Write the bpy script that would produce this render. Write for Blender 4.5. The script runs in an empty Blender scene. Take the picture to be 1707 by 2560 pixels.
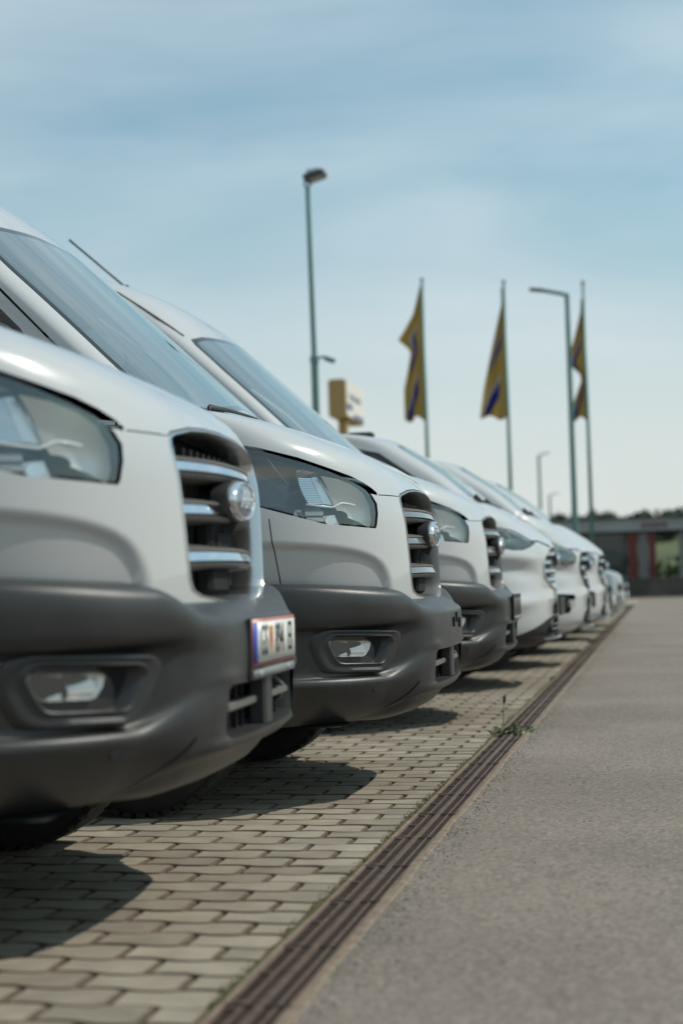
import bpy, math, random
import numpy as np
from mathutils import Vector, Matrix
random.seed(7); rng = np.random.default_rng(11)
SC = bpy.context.scene; COL = SC.collection
R = math.radians

# ---------------------------------------------------------------- camera
cam_d = bpy.data.cameras.new("camera"); cam = bpy.data.objects.new("camera", cam_d); COL.objects.link(cam)
cam_d.sensor_fit = 'VERTICAL'; cam_d.sensor_height = 36.0; cam_d.lens = 3900 * 36 / 2560
cam_d.clip_start = 0.05; cam_d.clip_end = 3000
yaw, pitch, roll = R(11.4727), R(2.6333), 0.029
fw = Vector((-math.sin(yaw) * math.cos(pitch), math.cos(yaw) * math.cos(pitch), math.sin(pitch)))
rt = Vector((math.cos(yaw), math.sin(yaw), 0)); up = rt.cross(fw)
r2 = rt * math.cos(roll) - up * math.sin(roll); u2 = rt * math.sin(roll) + up * math.cos(roll)
M = Matrix((r2, u2, -fw)).transposed().to_4x4(); M.translation = (0, 0, 0.82); cam.matrix_world = M
cam_d.dof.use_dof = True; cam_d.dof.focus_distance = 6.0; cam_d.dof.aperture_fstop = 2.0; cam_d.dof.aperture_blades = 0
SC.camera = cam

# ---------------------------------------------------------------- sky, sun, exposure
SUN_DIR = Vector((0.86, 0.27, 1.0)).normalized()
SUN_ELEV = math.asin(SUN_DIR.z); SUN_AZ = math.atan2(SUN_DIR.x, SUN_DIR.y)
W = bpy.data.worlds.new("World"); SC.world = W; W.use_nodes = True
nt = W.node_tree; nt.nodes.clear()
def N(t, **kw):
    n = nt.nodes.new(t)
    for k, v in kw.items(): setattr(n, k, v)
    return n
out = N("ShaderNodeOutputWorld"); bg = N("ShaderNodeBackground"); bg.inputs[1].default_value = 0.135
sky = N("ShaderNodeTexSky"); sky.sky_type = 'NISHITA'; sky.sun_disc = False
sky.sun_elevation = SUN_ELEV; sky.sun_rotation = SUN_AZ; sky.air_density = 1.0; sky.dust_density = 1.6; sky.ozone_density = 1.2
tc = N("ShaderNodeTexCoord")
mp = N("ShaderNodeMapping"); mp.inputs['Location'].default_value = (7.7, 4.2, 2.1); mp.inputs['Scale'].default_value = (2.2, 2.2, 9.0); mp.inputs['Rotation'].default_value = (0.12, -0.10, 0.5)
nz = N("ShaderNodeTexNoise"); nz.inputs['Scale'].default_value = 1.3; nz.inputs['Detail'].default_value = 5; nz.inputs['Roughness'].default_value = 0.5; nz.inputs['Distortion'].default_value = 0.35
rp = N("ShaderNodeValToRGB"); rp.color_ramp.elements[0].position = 0.29; rp.color_ramp.elements[1].position = 0.70
rp.color_ramp.elements[0].color = (0.27, 0.27, 0.27, 1); rp.color_ramp.elements[1].color = (0.76, 0.76, 0.76, 1)
mx = N("ShaderNodeMix", data_type='RGBA'); mx.inputs[7].default_value = (5.7, 6.75, 7.3, 1)
sp = N("ShaderNodeSeparateXYZ")
hz = N("ShaderNodeMapRange"); hz.inputs[1].default_value = 0.0; hz.inputs[2].default_value = 0.30; hz.inputs[3].default_value = 0.75; hz.inputs[4].default_value = 0.0; hz.interpolation_type = 'SMOOTHERSTEP'
mx2 = N("ShaderNodeMix", data_type='RGBA'); mx2.inputs[7].default_value = (6.9, 7.0, 6.7, 1)
tint = N("ShaderNodeMix", data_type='RGBA', blend_type='MULTIPLY'); tint.inputs[0].default_value = 1.0; tint.inputs[7].default_value = (0.62, 1.06, 1.0, 1)
L = nt.links.new
L(tc.outputs['Generated'], mp.inputs['Vector']); L(mp.outputs[0], nz.inputs['Vector']); L(nz.outputs['Fac'], rp.inputs[0])
L(tc.outputs['Generated'], sp.inputs[0]); L(sp.outputs[2], hz.inputs[0])
L(sky.outputs[0], tint.inputs[6]); L(rp.outputs[0], mx.inputs[0]); L(tint.outputs[2], mx.inputs[6])
L(mx.outputs[2], mx2.inputs[6]); L(hz.outputs[0], mx2.inputs[0]); L(mx2.outputs[2], bg.inputs[0]); L(bg.outputs[0], out.inputs[0])

sun_d = bpy.data.lights.new("sun", 'SUN'); sun_d.energy = 3.6; sun_d.angle = R(0.55); sun_d.color = (1.0, 0.94, 0.85)
sun = bpy.data.objects.new("sun", sun_d); COL.objects.link(sun); sun.rotation_euler = SUN_DIR.to_track_quat('Z', 'Y').to_euler()
SC.view_settings.view_transform = 'Standard'; SC.view_settings.look = 'None'; SC.view_settings.gamma = 1.0
SC.view_settings.exposure = -0.28; SC.view_settings.use_curve_mapping = False
SC.cycles.max_bounces = 10; SC.cycles.transparent_max_bounces = 12

# ---------------------------------------------------------------- materials
def mat(name, col, rough=0.5, metal=0.0, coat=0.0, spec=0.5, noise=None, bump=None, rand=0.0, coat_rough=0.03, ior=1.45):
    """noise=(scale, amount, detail) value mottling; bump=(scale, distance)"""
    m = bpy.data.materials.new(name); m.use_nodes = True; t = m.node_tree; b = t.nodes["Principled BSDF"]
    b.inputs['Base Color'].default_value = (*col, 1); b.inputs['Roughness'].default_value = rough; b.inputs['Metallic'].default_value = metal
    b.inputs['Coat Weight'].default_value = coat; b.inputs['Coat Roughness'].default_value = coat_rough; b.inputs['Specular IOR Level'].default_value = spec
    b.inputs['IOR'].default_value = ior
    g = t.nodes.new("ShaderNodeNewGeometry"); tcn = t.nodes.new("ShaderNodeTexCoord")
    if noise or rand:
        hs = t.nodes.new("ShaderNodeHueSaturation"); hs.inputs['Color'].default_value = (*col, 1)
        val = None
        if noise:
            n = t.nodes.new("ShaderNodeTexNoise"); n.inputs['Scale'].default_value = noise[0]; n.inputs['Detail'].default_value = noise[2] if len(noise) > 2 else 4
            t.links.new(g.outputs['Position'], n.inputs['Vector'])
            mr = t.nodes.new("ShaderNodeMapRange"); mr.inputs[1].default_value = 0.3; mr.inputs[2].default_value = 0.7
            mr.inputs[3].default_value = 1 - noise[1]; mr.inputs[4].default_value = 1 + noise[1]
            t.links.new(n.outputs['Fac'], mr.inputs[0]); val = mr.outputs[0]
        if rand:
            oi = t.nodes.new("ShaderNodeObjectInfo"); ad = t.nodes.new("ShaderNodeMath"); ad.operation = 'ADD'
            fr = t.nodes.new("ShaderNodeMath"); fr.operation = 'FRACT'
            t.links.new(oi.outputs['Random'], ad.inputs[0]); t.links.new(g.outputs['Random Per Island'], ad.inputs[1]); t.links.new(ad.outputs[0], fr.inputs[0])
            mr2 = t.nodes.new("ShaderNodeMapRange"); mr2.inputs[3].default_value = 1 - rand; mr2.inputs[4].default_value = 1 + rand * 0.6
            t.links.new(fr.outputs[0], mr2.inputs[0])
            if val is not None:
                mu = t.nodes.new("ShaderNodeMath"); mu.operation = 'MULTIPLY'; t.links.new(val, mu.inputs[0]); t.links.new(mr2.outputs[0], mu.inputs[1]); val = mu.outputs[0]
            else: val = mr2.outputs[0]
        t.links.new(val, hs.inputs['Value']); t.links.new(hs.outputs[0], b.inputs['Base Color'])
    if bump:
        n = t.nodes.new("ShaderNodeTexNoise"); n.inputs['Scale'].default_value = bump[0]; n.inputs['Detail'].default_value = 3
        t.links.new(g.outputs['Position'], n.inputs['Vector'])
        bp = t.nodes.new("ShaderNodeBump"); bp.inputs['Distance'].default_value = bump[1]; bp.inputs['Strength'].default_value = 1.0
        t.links.new(n.outputs['Fac'], bp.inputs['Height']); t.links.new(bp.outputs[0], b.inputs['Normal'])
    return m
def glass(name, tint, base=0.05, rough=0.02, power=4.0, gain=0.95):
    m = bpy.data.materials.new(name); m.use_nodes = True; t = m.node_tree; t.nodes.clear()
    o = t.nodes.new("ShaderNodeOutputMaterial"); ms = t.nodes.new("ShaderNodeMixShader")
    tr = t.nodes.new("ShaderNodeBsdfTransparent"); tr.inputs[0].default_value = (*tint, 1)
    gl = t.nodes.new("ShaderNodeBsdfGlossy"); gl.inputs['Roughness'].default_value = rough; gl.inputs['Color'].default_value = (0.95, 1.0, 0.97, 1)
    lw = t.nodes.new("ShaderNodeLayerWeight"); lw.inputs[0].default_value = 0.5
    pw = t.nodes.new("ShaderNodeMath"); pw.operation = 'POWER'; pw.inputs[1].default_value = power
    ma = t.nodes.new("ShaderNodeMath"); ma.operation = 'MULTIPLY_ADD'; ma.inputs[1].default_value = gain; ma.inputs[2].default_value = base
    t.links.new(lw.outputs['Facing'], pw.inputs[0]); t.links.new(pw.outputs[0], ma.inputs[0]); t.links.new(ma.outputs[0], ms.inputs[0])
    t.links.new(tr.outputs[0], ms.inputs[1]); t.links.new(gl.outputs[0], ms.inputs[2]); t.links.new(ms.outputs[0], o.inputs[0])
    return m
WHITE = mat("white_paint", (0.505, 0.508, 0.505), rough=0.28, coat=1.0, coat_rough=0.04, noise=(1.3, 0.025))
GREYP = mat("grey_paint", (0.16, 0.165, 0.17), rough=0.35, metal=0.4, coat=1.0)
PLAST = mat("grained_dark_plastic", (0.038, 0.0378, 0.0378), rough=0.34, spec=0.6, noise=(7.0, 0.22, 8), bump=(900, 0.0004))
BLACK = mat("black_plastic", (0.018, 0.018, 0.019), rough=0.5, bump=(700, 0.0003))
SHELL = mat("dark_cavity", (0.012, 0.012, 0.013), rough=0.9)
GLOSSB = mat("gloss_black", (0.012, 0.013, 0.016), rough=0.12, coat=0.6)
GFRAME = mat("grille_frame_grey", (0.16, 0.158, 0.15), rough=0.32, coat=0.4)
BARG = mat("grille_bar_grey", (0.13, 0.125, 0.118), rough=0.42, spec=0.55)
BARS = mat("grille_strip_grey", (0.22, 0.22, 0.22), rough=0.22, metal=0.5, coat=0.5)
CHROME = mat("chrome", (0.80, 0.82, 0.84), rough=0.08, metal=1.0)
SATIN = mat("satin_chrome", (0.62, 0.63, 0.63), rough=0.25, metal=1.0)
NAVY = mat("headlamp_navy_bezel", (0.010, 0.013, 0.026), rough=0.22, coat=0.7)
SILVER = mat("reflector_silver", (0.74, 0.76, 0.78), rough=0.16, metal=1.0)
LED = mat("light_guide_white", (0.80, 0.80, 0.78), rough=0.25, coat=0.5)
LINER = mat("lamp_bowl", (0.74, 0.71, 0.66), rough=0.42, metal=0.7)
FACET = mat("fog_reflector", (0.78, 0.77, 0.75), rough=0.22, metal=0.55)
AMBER = mat("indicator_cells", (0.55, 0.50, 0.46), rough=0.2, metal=0.6)
BLUEE = mat("badge_blue_sheen", (0.16, 0.20, 0.28), rough=0.25, metal=0.8, coat=1.0)  # emblem blue, paled: its silvery reflection is put into the colour
RUBBER = mat("tyre_rubber", (0.022, 0.021, 0.020), rough=0.8, noise=(14, 0.25))
STEEL = mat("wheel_steel", (0.30, 0.30, 0.30), rough=0.4, metal=0.8)
SCREEN = glass("windscreen_glass", (0.66, 0.72, 0.70), base=0.17, power=1.6, gain=0.82)
SIDEG = glass("side_glass", (0.30, 0.38, 0.37), base=0.09, power=3.0)
LENS = glass("headlamp_lens", (0.93, 0.93, 0.93), base=0.13, power=3.2, gain=0.85, rough=0.03)
INTER = mat("cabin_grey", (0.07, 0.075, 0.075), rough=0.8)
SEATM = mat("seat_cloth", (0.06, 0.062, 0.066), rough=0.9)
PWHITE = mat("plate_white", (0.74, 0.74, 0.70), rough=0.35)
PRED = mat("plate_red_edge", (0.42, 0.16, 0.13), rough=0.4)
PBLUE = mat("plate_blue_band", (0.03, 0.07, 0.45), rough=0.4)
PBLACK = mat("plate_black_print", (0.02, 0.02, 0.02), rough=0.5)
PGOLD = mat("plate_crest_gold", (0.55, 0.27, 0.03), rough=0.45)
PAVE = mat("concrete_paver", (0.305, 0.264, 0.206), rough=0.85, noise=(9, 0.16, 6), bump=(260, 0.0012), rand=0.22, spec=0.3)
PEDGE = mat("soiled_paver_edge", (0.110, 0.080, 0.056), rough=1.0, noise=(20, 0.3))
BED = mat("joint_sand", (0.050, 0.034, 0.024), rough=1.0, noise=(30, 0.3))
RUST = mat("cast_iron_grate", (0.064, 0.043, 0.034), rough=0.7, metal=0.1, noise=(18, 0.3), bump=(300, 0.0008))
RUSTL = mat("worn_iron_rail", (0.23, 0.165, 0.13), rough=0.5, metal=0.3, noise=(25, 0.3))
CONC = mat("channel_concrete", (0.215, 0.165, 0.120), rough=0.9, noise=(22, 0.3, 6), bump=(160, 0.002))
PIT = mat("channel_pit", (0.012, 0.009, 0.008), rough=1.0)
MOSS = mat("moss", (0.075, 0.062, 0.026), rough=1.0, noise=(35, 0.4), bump=(120, 0.006))
GRASS = mat("grass_blade", (0.10, 0.135, 0.035), rough=0.7, rand=0.5)
LEAF = mat("weed_leaf", (0.050, 0.080, 0.024), rough=0.55, rand=0.4)
DRY = mat("dry_leaf", (0.40, 0.33, 0.24), rough=0.8, rand=0.3)
STALK = mat("plantain_head", (0.030, 0.035, 0.018), rough=0.9)
STONE = mat("loose_grit", (0.26, 0.24, 0.215), rough=0.9, rand=0.45)
POLE = mat("galvanised_green_grey", (0.10, 0.20, 0.185), rough=0.45, metal=0.3, noise=(3, 0.1))
LAMPM = mat("lamp_housing", (0.05, 0.055, 0.05), rough=0.5)
LAMPG = mat("lamp_glass", (0.35, 0.36, 0.34), rough=0.2)
OCHRE = mat("sign_ochre", (0.36, 0.24, 0.085), rough=0.45)
SIGNW = mat("sign_cream", (0.72, 0.68, 0.60), rough=0.4)
SIGNB = mat("sign_blue", (0.05, 0.085, 0.20), rough=0.4)
SIGNG = mat("sign_grey_letters", (0.28, 0.31, 0.34), rough=0.5)
FASC = mat("fascia_grey", (0.30, 0.32, 0.32), rough=0.6, noise=(1.5, 0.08))
REDC = mat("red_column", (0.13, 0.022, 0.022), rough=0.5)
PANELG = mat("grey_panel", (0.20, 0.205, 0.20), rough=0.6)
BGLASS = mat("building_glass", (0.02, 0.035, 0.035), rough=0.06, coat=0.5)
WALLM = mat("weathered_concrete_wall", (0.075, 0.072, 0.066), rough=0.9, noise=(1.2, 0.3, 6), bump=(30, 0.01))
ROOFD = mat("roof_soffit_dark", (0.035, 0.038, 0.036), rough=0.8)

def asphalt_mat():
    m = bpy.data.materials.new("asphalt"); m.use_nodes = True; t = m.node_tree; b = t.nodes["Principled BSDF"]
    g = t.nodes.new("ShaderNodeNewGeometry")
    v = t.nodes.new("ShaderNodeTexVoronoi"); v.inputs['Scale'].default_value = 85
    n = t.nodes.new("ShaderNodeTexNoise"); n.inputs['Scale'].default_value = 260; n.inputs['Detail'].default_value = 3
    n2 = t.nodes.new("ShaderNodeTexNoise"); n2.inputs['Scale'].default_value = 0.9; n2.inputs['Detail'].default_value = 6
    for x in (v, n, n2): t.links.new(g.outputs['Position'], x.inputs['Vector'])
    r = t.nodes.new("ShaderNodeValToRGB"); r.color_ramp.elements[0].position = 0.25; r.color_ramp.elements[1].position = 0.8
    r.color_ramp.elements[0].color = (0.150, 0.125, 0.104, 1); r.color_ramp.elements[1].color = (0.325, 0.278, 0.236, 1)
    mixv = t.nodes.new("ShaderNodeMix"); mixv.data_type = 'RGBA'; mixv.inputs[0].default_value = 0.5
    t.links.new(v.outputs['Color'], mixv.inputs[6]); t.links.new(n.outputs['Fac'], mixv.inputs[7])
    bw = t.nodes.new("ShaderNodeRGBToBW"); t.links.new(mixv.outputs[2], bw.inputs[0]); t.links.new(bw.outputs[0], r.inputs[0])
    hs = t.nodes.new("ShaderNodeHueSaturation"); mr = t.nodes.new("ShaderNodeMapRange")
    mr.inputs[1].default_value = 0.3; mr.inputs[2].default_value = 0.7; mr.inputs[3].default_value = 0.86; mr.inputs[4].default_value = 1.14
    t.links.new(n2.outputs['Fac'], mr.inputs[0]); t.links.new(mr.outputs[0], hs.inputs['Value']); t.links.new(r.outputs[0], hs.inputs['Color']); t.links.new(hs.outputs[0], b.inputs['Base Color'])
    bp = t.nodes.new("ShaderNodeBump"); bp.inputs['Distance'].default_value = 0.006
    t.links.new(bw.outputs[0], bp.inputs['Height']); t.links.new(bp.outputs[0], b.inputs['Normal'])
    b.inputs['Roughness'].default_value = 0.88; b.inputs['Specular IOR Level'].default_value = 0.25
    return m
ASPH = asphalt_mat()

# ---------------------------------------------------------------- mesh helpers
def link(o, parent=None):
    COL.objects.link(o)
    if parent is not None: o.parent = parent
    return o
def tag(o, label=None, cat=None, group=None, kind=None):
    for k, v in (('label', label), ('category', cat), ('group', group), ('kind', kind)):
        if v: o[k] = v
    return o
def empty(name, loc=(0, 0, 0), parent=None):
    o = bpy.data.objects.new(name, None); o.location = loc; o.empty_display_size = 0.2
    return link(o, parent)
class MB:
    """collects polygons (list of points, material slot) and links them as one mesh object"""
    def __init__(s): s.v = []; s.f = []; s.m = []
    def poly(s, pts, m=0):
        i = len(s.v); s.v += [tuple(map(float, p)) for p in pts]; s.f.append(tuple(range(i, i + len(pts)))); s.m.append(m)
    def grid(s, rows, m=0, closed=False):
        i = len(s.v); n = len(rows[0])
        for r in rows: s.v += [tuple(map(float, p)) for p in r]
        for a in range(len(rows) - 1):
            for b in range(n if closed else n - 1):
                c = (b + 1) % n
                s.f.append((i + a * n + b, i + a * n + c, i + (a + 1) * n + c, i + (a + 1) * n + b)); s.m.append(m)
    def box(s, c, d, m=0, rot=None, bev=0.0):
        x, y, z = d[0] / 2, d[1] / 2, d[2] / 2
        if bev:
            b = min(bev, x * .49, y * .49, z * .49)
            def ring(e, zz): return [(-x + e + b, -y + e, zz), (x - e - b, -y + e, zz), (x - e, -y + e + b, zz), (x - e, y - e - b, zz), (x - e - b, y - e, zz), (-x + e + b, y - e, zz), (-x + e, y - e - b, zz), (-x + e, -y + e + b, zz)]
            rings = [ring(b, -z), ring(0, -z + b), ring(0, z - b), ring(b, z)]
        else:
            rings = [[(-x, -y, -z), (x, -y, -z), (x, y, -z), (-x, y, -z)], [(-x, -y, z), (x, -y, z), (x, y, z), (-x, y, z)]]
        T = (rot or Matrix.Identity(3))
        rings = [[Vector(c) + T @ Vector(p) for p in r] for r in rings]
        s.grid(rings, m, True); s.poly(rings[0][::-1], m); s.poly(rings[-1], m)
    def tube(s, pts, rad, m=0, n=8, caps=True):
        pts = [Vector(p) for p in pts]; rows = []
        if not hasattr(rad, '__len__'): rad = [rad] * len(pts)
        ref = None
        for i, p in enumerate(pts):
            d = (pts[min(i + 1, len(pts) - 1)] - pts[max(i - 1, 0)]).normalized()
            if ref is None: ref = d.orthogonal().normalized()
            a = (ref - d * ref.dot(d)).normalized(); b = d.cross(a); ref = a
            rows.append([p + (a * math.cos(t) + b * math.sin(t)) * rad[i] for t in [2 * math.pi * k / n for k in range(n)]])
        s.grid(rows, m, True)
        if caps: s.poly(rows[0][::-1], m); s.poly(rows[-1], m)
    def build(s, name, mats, parent=None, smooth=True, angle=None, merge=True):
        if not isinstance(mats, (list, tuple)): mats = [mats]
        v, f, mm = s.v, s.f, s.m
        if merge and v:
            key = np.round(np.array(v) * 20000).astype(np.int64)
            _, idx, inv = np.unique(key, axis=0, return_index=True, return_inverse=True); inv = inv.reshape(-1)
            v = [v[i] for i in idx]; nf = []; nm = []
            for fa, ma in zip(f, mm):
                g = []
                for i in fa:
                    j = int(inv[i])
                    if not g or g[-1] != j: g.append(j)
                if len(g) > 1 and g[0] == g[-1]: g.pop()
                if len(set(g)) == len(g) and len(g) >= 3: nf.append(g); nm.append(ma)
            f, mm = nf, nm
        me = bpy.data.meshes.new(name); me.from_pydata(v, [], f)
        for m in mats: me.materials.append(m)
        me.polygons.foreach_set('material_index', mm); me.polygons.foreach_set('use_smooth', [smooth] * len(f))
        me.update()
        if angle is not None: me.set_sharp_from_angle(angle=R(angle))
        return link(bpy.data.objects.new(name, me), parent)
def inst(name, src, parent=None, loc=None):
    o = bpy.data.objects.new(name, src.data if hasattr(src, 'data') else src)
    if loc: o.location = loc
    return link(o, parent)
def copy_tree(o, parent=None):
    c = o.copy(); COL.objects.link(c); c.parent = parent
    for ch in o.children: copy_tree(ch, c)
    return c

# ---------------------------------------------------------------- numeric helpers
def ss(a, b, x):
    t = np.clip((np.asarray(x, float) - a) / (b - a), 0, 1); return t * t * (3 - 2 * t)
def pchip(xk, yk, x):
    xk = np.asarray(xk, float); yk = np.asarray(yk, float); x = np.asarray(x, float)
    h = np.diff(xk); d = np.diff(yk) / h; m = np.zeros_like(yk); m[0] = d[0]; m[-1] = d[-1]
    for i in range(1, len(yk) - 1):
        if d[i - 1] * d[i] > 0:
            w1 = 2 * h[i] + h[i - 1]; w2 = h[i] + 2 * h[i - 1]; m[i] = (w1 + w2) / (w1 / d[i - 1] + w2 / d[i])
    i = np.clip(np.searchsorted(xk, x) - 1, 0, len(h) - 1); t = (x - xk[i]) / h[i]; t2 = t * t; t3 = t2 * t
    return (2 * t3 - 3 * t2 + 1) * yk[i] + (t3 - 2 * t2 + t) * h[i] * m[i] + (-2 * t3 + 3 * t2) * yk[i + 1] + (t3 - t2) * h[i] * m[i + 1]
def clip(poly, fn):
    """split a polygon of 3-D points by the sign of fn; returns (fn>=0 part, fn<0 part)"""
    d = [fn(p) for p in poly]
    if min(d) >= -1e-9: return poly, None
    if max(d) <= 1e-9: return None, poly
    a, b = [], []; n = len(poly)
    for i in range(n):
        p, q, dp, dq = poly[i], poly[(i + 1) % n], d[i], d[(i + 1) % n]
        if dp >= 0: a.append(p)
        if dp <= 0: b.append(p)
        if dp * dq < 0:
            t = dp / (dp - dq); r = tuple(p[k] + (q[k] - p[k]) * t for k in range(3)); a.append(r); b.append(r)
    return (a if len(a) > 2 else None), (b if len(b) > 2 else None)
def halfplanes(pts, cm, grow=0.0):
    """pts: convex outline (counter-clockwise) in the coordinates given by cm(point)"""
    ar = sum(pts[i][0] * pts[(i + 1) % len(pts)][1] - pts[(i + 1) % len(pts)][0] * pts[i][1] for i in range(len(pts)))
    if ar < 0: pts = pts[::-1]
    fs = []
    for i in range(len(pts)):
        (x0, y0), (x1, y1) = pts[i], pts[(i + 1) % len(pts)]; ex, ey = x1 - x0, y1 - y0; l = math.hypot(ex, ey)
        if l < 1e-6: continue
        nx, ny = -ey / l, ex / l
        fs.append(lambda p, nx=nx, ny=ny, x0=x0, y0=y0: (lambda c: nx * (c[0] - x0) + ny * (c[1] - y0) + grow)(cm(p)))
    bb = (min(p[0] for p in pts) - grow, max(p[0] for p in pts) + grow, min(p[1] for p in pts) - grow, max(p[1] for p in pts) + grow)
    return fs, bb, cm
def cut(polys, hp):
    fs, bb, cm = hp; outside, inside = [], []
    for p in polys:
        c = [cm(q) for q in p]
        if max(a[0] for a in c) < bb[0] or min(a[0] for a in c) > bb[1] or max(a[1] for a in c) < bb[2] or min(a[1] for a in c) > bb[3]:
            outside.append(p); continue
        cur = p
        for f in fs:
            cur, o = clip(cur, f)
            if o: outside.append(o)
            if not cur: break
        if cur: inside.append(cur)
    return outside, inside
UZ = lambda p: (p[1], p[2]); XZ = lambda p: (-p[0], p[2])
def scale2(pts, k, c=None):
    c = c or (sum(p[0] for p in pts) / len(pts), sum(p[1] for p in pts) / len(pts))
    return [(c[0] + (p[0] - c[0]) * k, c[1] + (p[1] - c[1]) * k) for p in pts]
def round_poly(pts, r, n=4):
    o = []
    for i in range(len(pts)):
        p, a, b = Vector(pts[i]), Vector(pts[i - 1]), Vector(pts[(i + 1) % len(pts)])
        da, db = (a - p), (b - p); k = min(r, da.length * .45, db.length * .45); s = p + da.normalized() * k; e = p + db.normalized() * k
        for j in range(n + 1):
            t = j / n; o.append(tuple(s * (1 - t) ** 2 + p * 2 * t * (1 - t) + e * t * t))
    return o
def resample(pts, n):
    P = np.array(list(pts) + [pts[0]], float); d = np.r_[0, np.cumsum(np.hypot(*np.diff(P, axis=0).T))]
    t = np.linspace(0, d[-1], n + 1)[:-1]; return [(float(np.interp(a, d, P[:, 0])), float(np.interp(a, d, P[:, 1]))) for a in t]
def both(mb, polys, m=0, side=0):
    """polygons with lateral u>=0 become the near side (y=-u) and, mirrored, the far side"""
    for p in polys:
        if side in (0, 1): mb.poly([(q[0], -q[1], q[2]) for q in p], m)
        if side in (0, -1): mb.poly([(q[0], q[1], q[2]) for q in p][::-1], m)
def drop(u, D=.80, n=2.6, w=1.0):
    f = min(abs(u) / w, 1.0); return D * (1 - (1 - f ** n) ** (1 / n))

# ================================================================ VANS
# a van's nose points to +X; u is the distance from its centre line, x is counted back from the tip of the nose
LV_HIGH = np.array([(.70, -.10, .80, 2.6, 1.0), (.80, -.097, .80, 2.6, 1.0), (.92, -.099, .80, 2.6, 1.0), (1.05, -.104, .80, 2.6, 1.0), (1.13, -.118, .80, 2.6, .998),
 (1.165, -.130, .79, 2.6, .996), (1.20, -.150, .77, 2.65, .992), (1.24, -.182, .73, 2.8, .988), (1.28, -.232, .68, 3.1, .98), (1.32, -.30, .60, 3.5, .968),
 (1.36, -.385, .50, 3.8, .958), (1.40, -.485, .42, 4.2, .950), (1.43, -.575, .36, 4.6, .943), (1.455, -.665, .31, 4.8, .938),
 (1.475, -.755, .27, 4.4, .933), (1.49, -.80, .25, 2.1, .93), (1.65, -.975, .25, 2.0, .922), (1.85, -1.185, .25, 2.0, .905), (2.05, -1.40, .25, 2.0, .882), (2.26, -1.625, .26, 2.0, .846), (2.31, -1.68, .28, 2.1, .836),
 (2.36, -1.735, .31, 2.3, .826), (2.45, -1.85, .36, 2.6, .812), (2.56, -2.03, .41, 2.9, .795), (2.65, -2.24, .46, 3.2, .775), (2.72, -2.47, .50, 3.5, .745), (2.77, -2.75, .50, 3.8, .70), (2.79, -3.1, .50, 4, .62)])
CRZ = ([.50, .555, .575, .60, .64, .70, .78, .9, 1.0, 1.1], [.40, .62, .78, .855, .900, .928, .948, .966, .975, .98])
def surf(LV, phi, b, crease=None):
    bi = np.arange(len(LV)); z, xf, D, n, w = [pchip(bi, LV[:, k], b) for k in range(5)]
    cs = np.clip(np.cos(phi), 0, 1); sn = np.clip(np.sin(phi), 0, 1)
    u = w * sn ** (2 / n); x = xf - D * (1 - cs ** (2 / n)); dep = 0
    if crease: dep = crease(u, z)
    return np.stack([x - dep * np.cos(phi), u - dep * np.sin(phi) * .8, z + 0 * u], -1)
_cu = np.linspace(.5, 1.1, 200); _cz = pchip(CRZ[0], CRZ[1], _cu); _cs = np.gradient(_cz, _cu)
def crease_high(u, z):
    d = (np.interp(u, _cu, _cz) - z) / np.sqrt(1 + np.interp(u, _cu, _cs) ** 2); return (.016 * ss(-.004, .026, d) + .26 * np.clip(d - .008, 0, .16)) * ss(.53, .57, u)
PHI = np.r_[0, np.linspace(.10, .42, 6), np.linspace(.44, 1.2, 44), np.linspace(1.24, math.pi / 2, 14)]
STAT = [0.03, .08, .13, .18, .24, .32, .42, .55, .7, .85, 1.0]
def shell_polys(LV, b0, b1, nb, length, crease=None, inset=0.0, zside=None):
    """half shell (u>=0) between level rows b0..b1 as quads, running back along the side"""
    rows = []
    bs = np.linspace(b0, b1, int((b1 - b0) * nb) + 1)
    if crease is crease_high: bs = np.r_[np.linspace(0, 3, 52), bs[bs > 3.001]]
    for b in bs:
        P = surf(LV, PHI, np.full_like(PHI, b), crease)
        e = P[-1]; S = np.array([[e[0] + s * (-length - e[0]), e[1], e[2]] for s in STAT]); P = np.vstack([P, S])
        if inset: P = P - np.array([inset, 0, 0]); P[:, 1] = np.maximum(P[:, 1] - inset, 0)
        rows.append(P)
    polys = []
    for a, c in zip(rows[:-1], rows[1:]):
        for j in range(len(a) - 1): polys.append([tuple(a[j]), tuple(a[j + 1]), tuple(c[j + 1]), tuple(c[j])])
    return polys, rows
def roof_cap(mb, row, m=0):
    for j in range(len(row) - 1):
        p, q = row[j], row[j + 1]; mb.poly([(p[0], -p[1], p[2]), (q[0], -q[1], q[2]), (q[0], q[1], q[2]), (p[0], p[1], p[2])], m)
def back_panel(mb, rows, m=0):
    for a, c in zip(rows[:-1], rows[1:]):
        p, q = a[-1], c[-1]; mb.poly([(p[0], -p[1], p[2]), (p[0], p[1], p[2]), (q[0], q[1], q[2]), (q[0], -q[1], q[2])], m)
def circle(c, r, n=20): return [(c[0] + r * math.cos(2 * math.pi * k / n), c[1] + r * math.sin(2 * math.pi * k / n)) for k in range(n)]

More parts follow.
